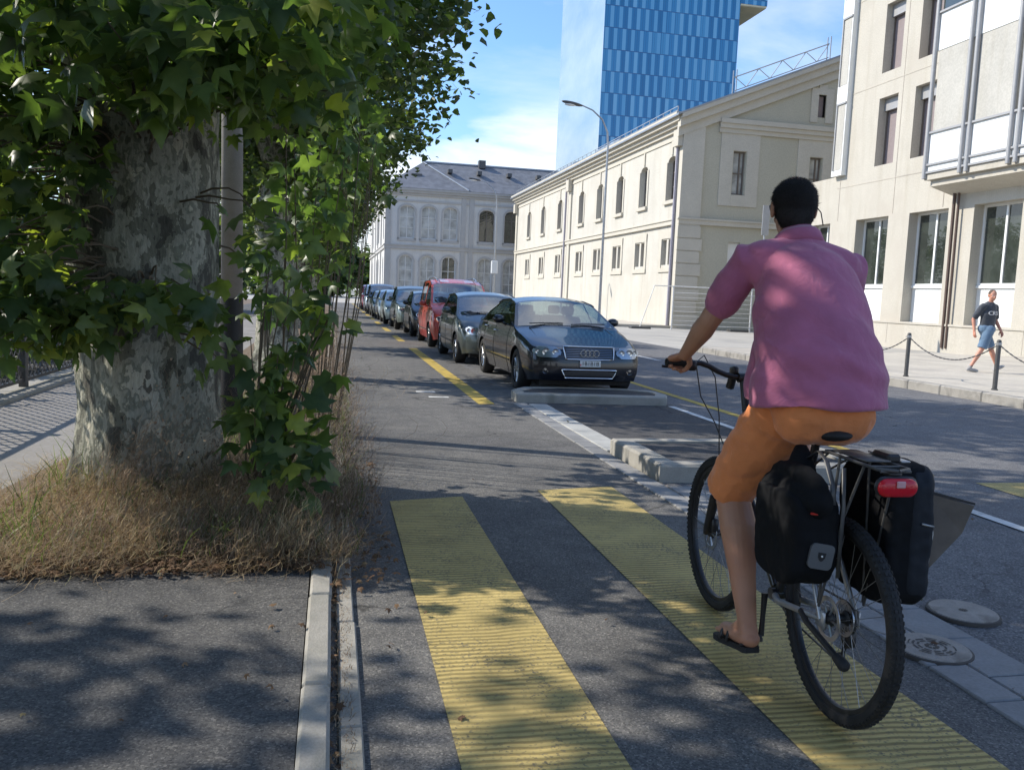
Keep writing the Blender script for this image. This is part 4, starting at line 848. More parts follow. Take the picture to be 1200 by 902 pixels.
# --- lattice fence on the left
t=thing('lattice_fence',(-3.7,11.4,.045),'metal lattice fence with diamond strips and square posts at the left edge','fence')
ps=[3.4,6.1,8.75,11.4,14.1,16.8,19.5,22.2,24.9]
for y in ps:
    m=MB(); m.bbox(-3.73,-3.64,y-.045,y+.045,.05,1.12,.008); m.build('post',M['metal'],t)
for i in range(len(ps)-1):
    a,b=ps[i]+.045,ps[i+1]-.045; m=MB(); z0,z1=.20,1.02; H_=z1-z0; st_=.15
    m.box(-3.70,-3.665,a,b,z1,z1+.045); m.box(-3.70,-3.665,a,b,z0-.04,z0)
    for sg,xx in ((1,-3.692),(-1,-3.676)):
        y=a-H_
        while y<b+H_:
            ya,yb=(y,y+H_) if sg>0 else (y+H_,y); za,zb=z0,z1
            # clip to the panel
            def cl(yv,y_a,z_a,y_b,z_b): return z_a+(z_b-z_a)*(yv-y_a)/(y_b-y_a)
            A=[ya,za]; Bp=[yb,zb]
            lo,hi=sorted((ya,yb))
            if hi>a and lo<b:
                pts=[]
                for q in (A,Bp):
                    yy=min(max(q[0],a),b); pts.append((yy,cl(yy,ya,za,yb,zb)))
                (y1_,z1_),(y2_,z2_)=pts
                if abs(y1_-y2_)>.02: m.add([(xx-.003,y1_-.014,z1_),(xx-.003,y1_+.014,z1_),(xx-.003,y2_+.014,z2_),(xx-.003,y2_-.014,z2_),(xx+.003,y1_-.014,z1_),(xx+.003,y1_+.014,z1_),(xx+.003,y2_+.014,z2_),(xx+.003,y2_-.014,z2_)],[(0,3,2,1),(4,5,6,7),(0,1,5,4),(2,3,7,6),(1,2,6,5),(3,0,4,7)])
            y+=st_
    m.build('lattice_panel',M['metal'],t)
m=blocks(-3.95,-3.45,-4,30,-.1,.10,1.4,b=.02,seed=12); struct('fence_kerb',m,M['conc'])
sheet('embankment',-60,-3.95,-30,90,.03,M['earth'])

# ------------------------------------------------------------------ cars (nose at local y=0 facing -Y, tail at +L)
def smooth_prof(pts,L,s=.07):
    xs=np.arange(-.6,L+.6,.01); ys=np.interp(xs,[p[0] for p in pts],[p[1] for p in pts]); k=max(1,int(s/.01)); ker=np.hanning(2*k+3); ker/=ker.sum()
    yp=np.convolve(np.pad(ys,k+1,mode='edge'),ker,'valid'); return lambda y: float(np.interp(y,xs,yp))
def car(name,label,x,y,P,paint,rz=0,z=0):
    L,W=P['L'],P['W']; ax0,ax1,r=P['ax'][0],P['ax'][1],P['r']; zt=smooth_prof(P['top'],L,P.get('sm',.09)); zb0=P['belt']; hw0=W/2
    hwf=smooth_prof([(0,P.get('nw',.80)),(.18,P.get('nw',.80)*.4+.58),(.5,.965),(.95,1),(L-1.0,1),(L-.45,.965),(L-.15,.90),(L,.82)],L,.08)
    roof=max(p[1] for p in P['top']); nose=P.get('nose',.24); sill=P.get('sill',.21)
    ys=set(np.round(np.arange(0,L+.001,.065),4)); ar=r+.045
    for a in (ax0,ax1): ys|={round(a-ar,4),round(a+ar,4),round(a-ar*.97,4),round(a+ar*.97,4)}
    ys|={.02,.05,L-.02,L-.05,0.,L}; ys=sorted(q for q in ys if 0<=q<=L)
    ys=[q for i,q in enumerate(ys) if i==0 or q-ys[i-1]>.004]; ys[-1]=L
    def zbot(q):
        v=sill+(.03*max(0,1-q/.3))+(.05*max(0,1-(L-q)/.4))
        for a in (ax0,ax1):
            if abs(q-a)<ar: v=max(v,r+math.sqrt(ar*ar-(q-a)**2)*.98)
        return v
    profx=lambda zz: 1-.055*((zz-.58)/.4)**2-(.02 if zz<.3 else 0)
    FR=[1,.93,.8,.6,.4,.2,0]
    def section(q):
        t=zt(q); belt=min(zb0+.03*(q/L),t-.07); cab=max(0,min(1,(t-belt-.07)/(roof-zb0-.07))); H=hwf(q)*hw0; zb=min(zbot(q),belt-.03)
        pts=[]
        for f in (0,.12,.3,.5,.7,.88,1): zz=zb+(belt-zb)*f; pts.append((H*profx(zz)*(1 if f<1 else .985),zz))
        base=(H*.945,belt+.022); wr=H*(.93-P.get('tumble',.21)*cab); drop=.035+.03*cab; zr=t-drop
        zr=max(zr,base[1]+.008)
        for f in (0.0,.10,.5,.91): xx=base[0]+(wr-base[0])*f+.02*cab*math.sin(PI*f); pts.append((xx,base[1]+(zr-base[1])*f))
        for f in FR: pts.append((wr*f,t-(t-zr)*f**2.6))
        return pts,cab,belt
    def front_dy(xx,zz,H):  # bow and nose profile
        return nose*(abs(xx)/H)**3.2 + P.get('np',lambda z_: .10*max(0,(z_-.5)/.25)**1.5+.05*max(0,(.32-z_)/.12))(zz)
    def deform(xx,q,zz):
        H=max(.01,hwf(0)*hw0); f=math.exp(-q/.42); g_=math.exp(-(L-q)/.35)
        return q+front_dy(min(abs(xx),H),min(zz,.85),H)*f-(.16*(min(abs(xx),H)/H)**3.2+.10*max(0,(min(zz,1.0)-.6)/.4))*g_
    S=[section(q) for q in ys]; nl=len(S[0][0]); n=len(ys)
    root=thing(name,(x,y,z),label,'car',None,rz)
    parts={'body':MB(),'windscreen':MB(),'rear_window':MB()}; sws={}
    def V(i,j,sd):
        xx,zz=S[i][0][j]; return (sd*xx,deform(xx,ys[i],zz),zz)
    ws0,ws1=P['ws']; rw0,rw1=P['rw']; bp=P['pillars']; nt_=nl-len(FR)   # index of rail
    for i in range(n-1):
        ym=(ys[i]+ys[i+1])/2
        for j in range(nl-1):
            for sd in (1,-1):
                key='body'
                if j>=nt_+1 and ws0<ym<ws1: key='windscreen'
                elif j>=nt_+1 and rw0<ym<rw1: key='rear_window'
                elif nt_-3<=j<=nt_-2 and P['sw'][0]<ym<P['sw'][1] and not any(abs(ym-b)<.05 for b in bp) and S[i][1]>.16: key='side_window'
                q=[V(i,j,sd),V(i+1,j,sd),V(i+1,j+1,sd),V(i,j+1,sd)]
                (sws.setdefault((sd,sum(ym>b for b in bp)),MB()) if key=='side_window' else parts[key]).add(q if sd>0 else q[::-1],[(0,1,2,3)])
    cols_=[1,.93,.8,.6,.4,.2,0,-.2,-.4,-.6,-.8,-.93,-1]
    for i in (0,n-1):
        for j in range(nt_):
            for a in range(len(cols_)-1):
                q=[]
                for jj,f in ((j,cols_[a]),(j,cols_[a+1]),(j+1,cols_[a+1]),(j+1,cols_[a])):
                    xx,zz=S[i][0][jj]; xx*=f; 
                    if jj==nt_: zz=S[i][0][nt_+min(range(7),key=lambda k:abs(FR[k]-abs(f)))][1]
                    q.append((xx,deform(xx,ys[i],zz),zz))
                parts['body'].add(q,[(0,1,2,3)])
    bd=parts['body'].build('body',paint,root,smooth=42,local=True)
    me=bd.data; bm=bmesh.new(); bm.from_mesh(me); bmesh.ops.remove_doubles(bm,verts=bm.verts,dist=.0006); bmesh.ops.recalc_face_normals(bm,faces=bm.faces); bm.to_mesh(me); bm.free(); me.set_sharp_from_angle(angle=R(42))
    for k,pm in [('windscreen',parts['windscreen']),('rear_window',parts['rear_window'])]+[('side_window',v_) for v_ in sws.values()]:
        if pm.v:
            o=pm.build(k,M['cglassx'],root,smooth=42,local=True); bm=bmesh.new(); bm.from_mesh(o.data); bmesh.ops.remove_doubles(bm,verts=bm.verts,dist=.0006); bm.to_mesh(o.data); bm.free()
    H0=hwf(0)*hw0
    def fy(xx,zz,off=.006): return front_dy(abs(xx),zz,H0)-off
    # dark underbody and cabin tub
    m=MB(); m.box(-hw0+.24,hw0-.24,.25,L-.3,.16,min(.62,zb0-.2)); m.box(-hw0+.12,hw0-.12,ws0+.25,L-.35,.25,zb0-.12); m.build('underbody',M['black'],root,local=True)
    m=MB()
    for sx in (-.37,.37):
        for yy in (ws1+.45,ws1+1.35):
            if yy<L-.8: m.bbox(sx-.23,sx+.23,yy-.06,yy+.10,zb0-.25,zb0+.20,.04); m.bbox(sx-.11,sx+.11,yy-.02,yy+.08,zb0+.22,zb0+.38,.03)
    m.bbox(-hw0+.16,hw0-.16,ws0+.32,ws0+.75,zb0-.2,zb0+.02,.05)
    m.lathe([(.17,0),(.185,.012),(.17,.024)],24,(0.37,ws0+.85,zb0-.02),'y',True)
    m.build('interior',P.get('int',M['blackp']),root,local=True)
    # wheels
    for sx in (1,-1):
        for a in (ax0,ax1):
            c=(sx*(hw0-.125),a,r); m=MB(); w_=.10
            m.lathe([(r*.66,-w_),(r*.8,-w_-.012),(r*.93,-w_),(r,-w_*.7),(r+.002,0),(r,w_*.7),(r*.93,w_),(r*.8,w_+.012),(r*.66,w_)],36,c,'x'); wh=m.build('wheel',M['black'],root,smooth=50,local=True)
            m=MB(); o_=sx*(w_*.72); m.lathe([(r*.67,o_),(r*.62,o_+sx*.012),(r*.60,o_-sx*.03),(r*.58,o_-sx*.10)],36,c,'x')
            m.lathe([(0,o_+sx*.0),(r*.17,o_+sx*.002),(r*.19,o_-sx*.03)],20,c,'x')
            for k in range(P.get('spokes',7)):
                t=2*PI*k/P.get('spokes',7); d=Vector((0,math.cos(t),math.sin(t))); A=Vector(c)+Vector((o_-sx*.012,0,0))
                m.tube([A+d*r*.13,A+d*r*.4,A+d*r*.62+Vector((sx*.006,0,0))],[.032,.024,.032],6,flat=.6,up=(1,0,0))
            m.build('rim',M['silver'],wh,smooth=50,local=True)
            m=MB(); m.lathe([(0,o_-sx*.09),(r*.6,o_-sx*.09)],24,c,'x'); m.build('brake_disc',M['metal'],wh,local=True)
    # lamps, grille, plate on the nose
    def patch(m,c0,c1,z0,z1,sd=1,off=.008,skew=0,nx=10,nz=4,th=.02,rnd=.0):
        g0=[];
        for o_ in (off,off-th):
            for b in range(nz+1):
                for a in range(nx+1):
                    f,h=a/nx,b/nz; 
                    u_,v_=2*f-1,2*h-1
                    if rnd: s_=1-rnd*(abs(u_)**4)*(abs(v_)**2)*.35; t_=1-rnd*(abs(v_)**4)*(abs(u_)**4)*.4; u_*=s_; v_*=t_
                    xx=c0+(c1-c0)*(u_+1)/2; zz=z0+(z1-z0)*(v_+1)/2+skew*f; g0.append((sd*xx,fy(xx,zz,o_),zz))
        k=(nx+1)*(nz+1); F=[(b*(nx+1)+a,b*(nx+1)+a+1,(b+1)*(nx+1)+a+1,(b+1)*(nx+1)+a) for b in range(nz) for a in range(nx)]
        m.add(g0,F); rim=[a for a in range(nx+1)]+[(b)*(nx+1)+nx for b in range(1,nz+1)]+[nz*(nx+1)+a for a in range(nx-1,-1,-1)]+[b*(nx+1) for b in range(nz-1,0,-1)]
        m.add(g0,[(rim[i],rim[(i+1)%len(rim)],rim[(i+1)%len(rim)]+k,rim[i]+k) for i in range(len(rim))])
    lz0,lz1,lx0,lx1=P['lamp']
    for sd in (1,-1):
        m=MB(); patch(m,lx0,lx1,lz0,lz1,sd,.004,P.get('lskew',.0),rnd=1); h=m.build('headlight',M['silver'] ,root,local=True,smooth=30)
        m=MB()
        for f,rr_ in ((.22,.05),(.55,.058),(.82,.04)):
            xx=lx0+(lx1-lx0)*f; zz=(lz0+lz1)/2+P.get('lskew',0)*f; m.lathe([(rr_,-.012),(rr_*.9,-.004),(rr_*.4,.0),(0,-.004)],18,(sd*xx,fy(xx,zz,.008),zz),'y')
        m.build('reflector',M['chrome'],h,local=True,smooth=30)
        m=MB(); patch(m,lx0,lx1,lz0,lz1,sd,.018,P.get('lskew',0),th=.012,rnd=1); m.build('lens',M['lens'],h,local=True,smooth=30)
    m=MB(); gz0,gz1,gx=P['grille']; patch(m,-gx,gx,gz0,gz1,1,.006,th=.03,nx=16); m.build('grille',M['blackp'],root,local=True)
    m=MB(); 
    if P.get('gframe'):
        for (a0,a1,b0,b1,in_) in P['gframe']:
            K=[(-a1*in_,b0),(a1*in_,b0),(a1,b1),(-a1,b1)]; pts=[]
            for i in range(4):
                p,q=K[i],K[(i+1)%4]
                for f in np.linspace(.03,.97,9): xx,zz=p[0]+(q[0]-p[0])*f,p[1]+(q[1]-p[1])*f; pts.append((xx,fy(xx,zz,.014),zz))
            pts.append(pts[0]); m.tube(pts,P.get('gr',.009),6)
        for k in range(1,7): zz=gz0+(gz1-gz0)*k/7; m.tube([(xx,fy(xx,zz,.009),zz) for xx in np.linspace(-gx*.96,gx*.96,11)],.003,4)
        m.build('grille_frame',M['chrome'],root,local=True,smooth=60)
    if P.get('rings'):
        m=MB(); zc=(gz0+gz1)/2
        for k in range(4):
            xc=-.0975+k*.065; m.tube([(xc+.046*math.cos(t),fy(0,zc,.030),zc+.046*math.sin(t)) for t in np.linspace(0,2*PI,25)],.0065,6)
        m.build('badge',M['chrome'],root,local=True,smooth=60)
    elif P.get('badge',True):
        m=MB(); zc=(gz0+gz1)/2; m.lathe([(0,-.012),(.04,-.008),(.045,0)],18,(0,fy(0,zc,.008),zc),'y'); m.build('badge',M['chrome'],root,local=True)
    pz=P['plate']; m=MB(); m.bbox(-.16,.16,fy(0,pz,.03),fy(0,pz,.022)+.006,pz-.045,pz+.045,.003); pl=m.build('number_plate',M['whitep'],root,local=True)
    if P.get('text'):
        cu=bpy.data.curves.new('plate_text','FONT'); cu.body=P['text']; cu.size=.085; cu.align_x='CENTER'; cu.align_y='CENTER'; cu.extrude=.001
        ot=bpy.data.objects.new('plate_text',cu); col.objects.link(ot); dg=bpy.context.evaluated_depsgraph_get(); mt=bpy.data.meshes.new_from_object(ot.evaluated_get(dg)); bpy.data.objects.remove(ot)
        mt.materials.clear(); mt.materials.append(M['blackp']); o=bpy.data.objects.new('plate_lettering',mt); col.objects.link(o); o.parent=pl; o.location=(0,fy(0,pz,.034),pz); o.rotation_euler=(R(90),0,0)
        m=MB()
        for sx in (-.148,): m.bbox(sx-.009,sx+.009,fy(0,pz,.0345),fy(0,pz,.031),pz-.03,pz-.004,.001)
        m.build('plate_badge',simple('plate_red',(.5,.02,.02)),pl,local=True)
    m=MB(); patch(m,-P['intake'][2],P['intake'][2],P['intake'][0],P['intake'][1],1,.006,th=.03,nx=16,rnd=1); m.build('lower_intake',M['blackp'],root,local=True)
    m=MB()
    for sd in (1,-1):
        xx,zz=H0*.80,P['intake'][0]+.09; m.lathe([(.045,-.01),(.035,-.004),(0,-.006)],16,(sd*xx,fy(xx,zz,.01),zz),'y')
    m.build('fog_lamp',M['lens'],root,local=True)
    # mirrors, wipers, handles, door gaps, side strip, tail lamps
    for sd in (1,-1):
        m=MB(); my=ws0+.62; base=section(my)[0][nt_-4]; m.ball((sd*(base[0]+.12),my,base[1]+.10),.105,.06,.072,14); m.tube([(sd*(base[0]-.02),my+.02,base[1]+.01),(sd*(base[0]+.08),my,base[1]+.06)],.022,6); mr=m.build('wing_mirror',P.get('mirror',paint),root,local=True,smooth=True)
        m=MB(); m.ball((sd*(base[0]+.12),my+.05,base[1]+.10),.085,.014,.055,12); m.build('mirror_glass',M['chrome'],mr,local=True,smooth=True)
        for dy in P['handles']:
            s_=section(dy)[0]; m=MB(); xx=s_[5][0]; m.tube([(sd*(xx+.002),dy-.09,s_[5][1]),(sd*(xx+.028),dy-.07,s_[5][1]),(sd*(xx+.028),dy+.07,s_[5][1]),(sd*(xx+.002),dy+.09,s_[5][1])],.011,6); m.build('door_handle',P.get('hmat',paint),root,local=True,smooth=True)
        m=MB()
        for dy in P['gaps']:
            pts=[]; s_=section(dy)[0]
            for xx,zz in s_[0:9]: pts.append((sd*(xx+.001),dy,zz))
            m.tube(pts,.0035,4)
        m.build('door_gap',M['black'],root,local=True)
        m=MB(); m.tube([(sd*(section(q)[0][2][0]+.004),deform(section(q)[0][2][0],q,.5),max(section(q)[0][2][1],.43)) for q in np.linspace(ax0+ar+.06,ax1-ar-.06,14)],.014,5,flat=.5); m.build('rub_strip',P.get('strip',M['blackp']),root,local=True)
        m=MB(); rr_=[ (sd*(section(q)[0][nt_][0]+.002),q,section(q)[0][nt_][1]+.006) for q in np.linspace(ws1,rw0 if rw0<L else L-.3,14)]; m.tube(rr_,.008,5); m.build('roof_trim',M['blackp'],root,local=True)
        s_=section(L-.12)[0]; m=MB(); m.bbox(sd*H0*.72-.12,sd*H0*.72+.12,L-.16,L-.075,.62,.80,.02); m.build('tail_light',simple('tail_red',(.35,.01,.01),.2),root,local=True)
    m=MB()
    for a,b in ((-.62,-.05),(.08,.66)):
        pts=[(a+(b-a)*f,ws0+.03+.035*f+.02*math.sin(f*3),zt(ws0+.03+.035*f)+.012+.006*math.sin(f*3)) for f in np.linspace(0,1,6)]; m.tube(pts,.009,5)
    m.build('wiper',M['blackp'],root,local=True)
    m=MB(); q=np.linspace(.02,ws0-.06,12)
    for sd in (1,-1): m.tube([(sd*H0*(.80-.02*f),deform(H0*.8,f,zt(f)),zt(f)-.0145-.018*(1-f)) for f in q],.003,4)
    m.tube([(xx,fy(xx,.72,-.045),zt(.06)-.012*abs(xx)) for xx in np.linspace(-H0*.8,H0*.8,9)],.003,4) if 0 else None
    m.build('bonnet_gap',M['black'],root,local=True)
    if P.get('antenna'): m=MB(); m.tube([(0,ws1+1.6,roof-.01),(0,ws1+1.75,roof+.22)],.004,5); m.build('antenna',M['blackp'],root,local=True)
    if P.get('sunroof'):
        m=MB(); rr_=np.linspace(ws1+.1,L-.5,8); m.add([(sx*hw0*.52,q_,zt(q_)-.004) for q_ in rr_ for sx in (-1,1)],[(2*i,2*i+1,2*i+3,2*i+2) for i in range(7)]); m.build('roof_panel',P['sunroof'],root,local=True)
        m=MB()
        for sd in (1,-1): m.tube([(sd*hw0*.62,q_,zt(q_)+.03) for q_ in rr_],.016,6)
        m.build('roof_rail',M['silver'],root,local=True)
    return root
sedan=dict(L=4.85,W=1.86,ax=(.92,3.70),r=.325,belt=.93,ws=(1.28,2.05),rw=(3.35,4.0),sw=(1.55,3.72),pillars=(2.62,),tumble=.24,
  top=[(0,.70),(.06,.735),(.6,.86),(1.25,.985),(2.1,1.40),(2.6,1.465),(3.2,1.435),(4.05,1.10),(4.7,1.05),(4.85,.98)],lamp=(.575,.735,.425,.83),grille=(.565,.735,.375),plate=.50,intake=(.29,.40,.42),
  gframe=[(0,.395,.56,.745,.93),(0,.43,.285,.408,.86)],rings=True,handles=(2.55,3.4),gaps=(1.55,2.62,3.5),spokes=7,nw=.88,text='1B1B1B',antenna=False,nose=.17)
hatch=dict(L=4.1,W=1.76,ax=(.82,3.38),r=.315,belt=.95,ws=(1.0,1.85),rw=(3.35,3.9),sw=(1.25,3.5),pillars=(2.25,3.1),tumble=.20,
  top=[(0,.66),(.08,.72),(.5,.88),(.98,1.02),(1.95,1.45),(2.5,1.52),(3.3,1.48),(3.85,1.18),(4.1,.95)],lamp=(.60,.76,.40,.72),lskew=.04,grille=(.56,.64,.30),plate=.45,intake=(.26,.40,.50),handles=(2.15,3.0),gaps=(1.25,2.25,3.1),nose=.30)
mpv=dict(L=4.5,W=1.80,ax=(.85,3.60),r=.325,belt=1.02,ws=(.95,1.75),rw=(4.0,4.35),sw=(1.2,4.1),pillars=(2.2,3.2),tumble=.15,
  top=[(0,.75),(.1,.84),(.5,1.02),(.92,1.16),(1.75,1.74),(2.3,1.86),(3.8,1.84),(4.3,1.35),(4.5,1.0)],lamp=(.66,.82,.42,.74),lskew=.03,grille=(.62,.74,.32),plate=.48,intake=(.28,.40,.5),handles=(2.1,3.1),gaps=(1.2,2.2,3.2),nose=.24)
suv=dict(L=4.4,W=1.82,ax=(.85,3.48),r=.355,belt=1.05,ws=(1.15,1.85),rw=(3.9,4.2),sw=(1.4,4.0),pillars=(2.35,3.25),tumble=.15,sill=.28,
  top=[(0,.82),(.08,.88),(.6,1.02),(1.12,1.10),(1.95,1.58),(2.5,1.68),(3.7,1.66),(4.15,1.4),(4.4,1.05)],lamp=(.70,.84,.44,.76),grille=(.68,.84,.36),gframe=[(0,.38,.675,.85,1)],plate=.50,intake=(.34,.46,.5),handles=(2.2,3.1),gaps=(1.4,2.35,3.25),nose=.18)
navy=carpaint('dark_navy_paint',(.004,.006,.012),.0,.25); AX=2.86
specs=[('dark navy four-door saloon with four-ring badge and chrome grille, parked nearest behind the island',3.74,12.08,sedan,navy,1.0),
 ('grey-green five-door hatchback parked directly behind the navy saloon',3.42,17.1,hatch,carpaint('grey_green_paint',(.065,.08,.078),.3,.3),.5),
 ('tall red people carrier with pinkish roof, third in the parked row',3.42,22.1,mpv,carpaint('red_paint',(.46,.05,.03),.1,.3),.2),
 ('dark small car mostly hidden behind the red people carrier',3.36,27.3,dict(hatch),carpaint('black_paint',(.02,.02,.022)),0),
 ('grey-green off-roader with dark grille, behind the small dark car',3.22,32.0,suv,carpaint('olive_grey_paint',(.13,.16,.15),.4,.3),0),
 ('pale greenish small hatchback behind the grey-green off-roader',3.06,37.2,dict(hatch),carpaint('pale_green_paint',(.38,.45,.43),.4,.3),0),
 ('light blue-white small car, seventh in the parked row',3.04,42.0,dict(hatch),carpaint('light_blue_paint',(.42,.50,.54),.3,.3),0),
 ('dark green saloon, eighth in the parked row',3.02,46.6,dict(sedan,rings=False,text=None),carpaint('dark_green_paint',(.03,.06,.055)),0),
 ('black-blue estate car, ninth in the parked row',3.0,52.0,dict(mpv),carpaint('blue_black_paint',(.03,.05,.08)),0),
 ('silver-blue people carrier near the far end of the row',3.0,57.4,dict(mpv),carpaint('silver_blue_paint',(.25,.32,.40),.5),0),
 ('red hatchback at the far end of the parked row',2.95,63.0,dict(mpv),carpaint('bright_red_paint',(.45,.03,.05),.2),0)]
interior_l=simple('light_grey_upholstery',(.13,.13,.13),.8)
for i,(lab,x,y,P,pt,rz) in enumerate(specs):
    P=dict(P); 
    if i==0: P['int']=interior_l; P['hmat']=M['chrome']
    if i==2: P['sunroof']=simple('pink_red_roof_glass',(.42,.16,.18),.2,coat=1)
    if i==1: P['antenna']=True
    c=car('parked_car',lab,x,y,P,pt,R(rz)); c['group']='cars parked along the kerb'

# ------------------------------------------------------------------ people helpers
def remesh(name,mb,voxel,sm,mat,parent,label=None,fold=None,mats=None):
    o=mb.build('tmp_shape',mat); a=o.modifiers.new('r','REMESH'); a.mode='VOXEL'; a.voxel_size=voxel; a.use_smooth_shade=True
    if sm: b=o.modifiers.new('s','SMOOTH'); b.factor=.5; b.iterations=sm
    dg=bpy.context.evaluated_depsgraph_get(); me=bpy.data.meshes.new_from_object(o.evaluated_get(dg)); bpy.data.objects.remove(o)
    n=len(me.vertices); V=np.zeros(n*3,dtype=np.float32); me.vertices.foreach_get('co',V); V=V.reshape(-1,3).astype(float)
    if fold:
        N=np.zeros(n*3,dtype=np.float32); me.vertices.foreach_get('normal',N); N=N.reshape(-1,3)
        D=np.array([fold(Vector(v)) for v in V]); V=V+N*D[:,None]
    if parent is not None: V=V-np.array(parent_off(parent))
    me.vertices.foreach_set('co',V.astype(np.float32).ravel()); me.name=name; me.materials.clear()
    for m_ in (mat if isinstance(mat,list) else [mat]): me.materials.append(m_)
    me.polygons.foreach_set('use_smooth',[True]*len(me.polygons)); me.update()
    o=bpy.data.objects.new(name,me); col.objects.link(o); o.parent=parent
    if label: o['label']=label
    return o
def lerp(a,b,f): return Vector(a)+(Vector(b)-Vector(a))*f
def skinmat(name,c):
    m,nt,b=newmat(name); nt.links.new(mixc(nt,.5,ramp(nt,tex(nt,scale=9,detail=5),[(.3,tuple(x*.82 for x in c)),(.7,tuple(x*1.15 for x in c))]),ramp(nt,tex(nt,scale=3,detail=2),[(.35,(c[0]*1.15,c[1]*.88,c[2]*.85)),(.65,c)])),b.inputs['Base Color'])
    b.inputs['Roughness'].default_value=.5; b.inputs['Subsurface Weight'].default_value=.12; b.inputs['Subsurface Radius'].default_value=(.02,.008,.004); b.inputs['Subsurface Scale'].default_value=.5
    bump(nt,b,mathn(nt,'ADD',tex(nt,scale=220,detail=4),mathn(nt,'MULTIPLY',tex(nt,scale=28,detail=4),1.5)),.25,.004); return m
def cloth(name,c,scale=900,wr=.35):
    m,nt,b=newmat(name); a=ramp(nt,tex(nt,scale=6,detail=5),[(.3,tuple(x*.85 for x in c)),(.7,tuple(min(1,x*1.12) for x in c))]); nt.links.new(a,b.inputs['Base Color'])
    b.inputs['Roughness'].default_value=.9; b.inputs['Sheen Weight'].default_value=.25; b.inputs['Specular IOR Level'].default_value=.2
    h=mathn(nt,'ADD',mathn(nt,'MULTIPLY',tex(nt,scale=11,detail=4,dist=1.0),1.0),mathn(nt,'MULTIPLY',tex(nt,scale=scale*.3,detail=2),.08)); bump(nt,b,h,wr,.03); return m
def head(m,c,fwd,s=1.0,ears=True):
    """c centre of skull, fwd unit vector of the face"""
    f=Vector(fwd).normalized(); rt=f.cross(Vector((0,0,1))).normalized(); up=rt.cross(f)
    Mx=Matrix((rt,f,up)).transposed()
    def B(x,y,z,a,b_,c_,k=16): m.ball(Vector(c)+Mx@(Vector((x,y,z))*s),a*s,b_*s,c_*s,k,Mx)
    B(0,-.005,.02,.078,.098,.100,24); B(0,.035,-.045,.058,.066,.075,20); B(0,.062,-.085,.032,.032,.028)
    B(0,.098,-.028,.012,.022,.022,12); B(0,.092,-.008,.010,.014,.03,12); B(0,.088,-.066,.022,.012,.006,10); B(0,.086,-.077,.019,.012,.007,10)
    for q in (-1,1):
        B(q*.032,.072,.012,.024,.016,.010,10); B(q*.036,.062,-.035,.026,.026,.024,12)
        if ears: B(q*.081,-.012,-.012,.010,.022,.034,12); B(q*.086,-.018,-.004,.006,.014,.026,10)
    return lambda x,y,z: Vector(c)+Mx@(Vector((x,y,z))*s), Mx
def hand(m,wrist,dirv,palmn,grip,s=1.0,side=1,curl=1.0):
    """palm plus five separate bent fingers; grip: how much they close"""
    d=Vector(dirv).normalized(); n=Vector(palmn); n=(n-d*n.dot(d)).normalized(); x=d.cross(n)*side
    w=Vector(wrist); P=lambda a,b,c: w+(d*a+x*b+n*c)*s
    m.limb([P(-.02,0,0),P(.03,.0,.0),P(.075,.004,.0)],[.026*s,.033*s,.036*s],14,.5,up=tuple(x))
    for i,(b,L) in enumerate([(-.030,.070),(-.011,.080),(.009,.076),(.028,.060)]):
        a0=P(.078,b,.0); th=0; pts=[a0]; p=a0; dd=d.copy()
        for k,f in enumerate((.42,.32,.26)):
            th=grip*(.85+.15*i/3)*(0.75 if k==0 else 1.05)*curl; c_,s_=math.cos(th),math.sin(th); nd=(dd*c_+n*s_); nn=(n*c_-dd*s_); dd=nd.normalized(); n2=nn.normalized()
            p=p+dd*L*f*s; pts.append(p)
            n,_n=n2,n
            if k==2: pass
        m.limb(pts,[.0098*s,.0092*s,.0085*s,.0072*s],10); n=Vector(palmn); n=(n-d*n.dot(d)).normalized()
    t0=P(.02,-.030,.006); t1=P(.045,-.046,.022+.01*grip); t2=P(.072,-.040,.038+.012*grip); t3=P(.090,-.026,.044+.012*grip)
    m.limb([t0,t1,t2,t3],[.0145*s,.0125*s,.0108*s,.0088*s],10)

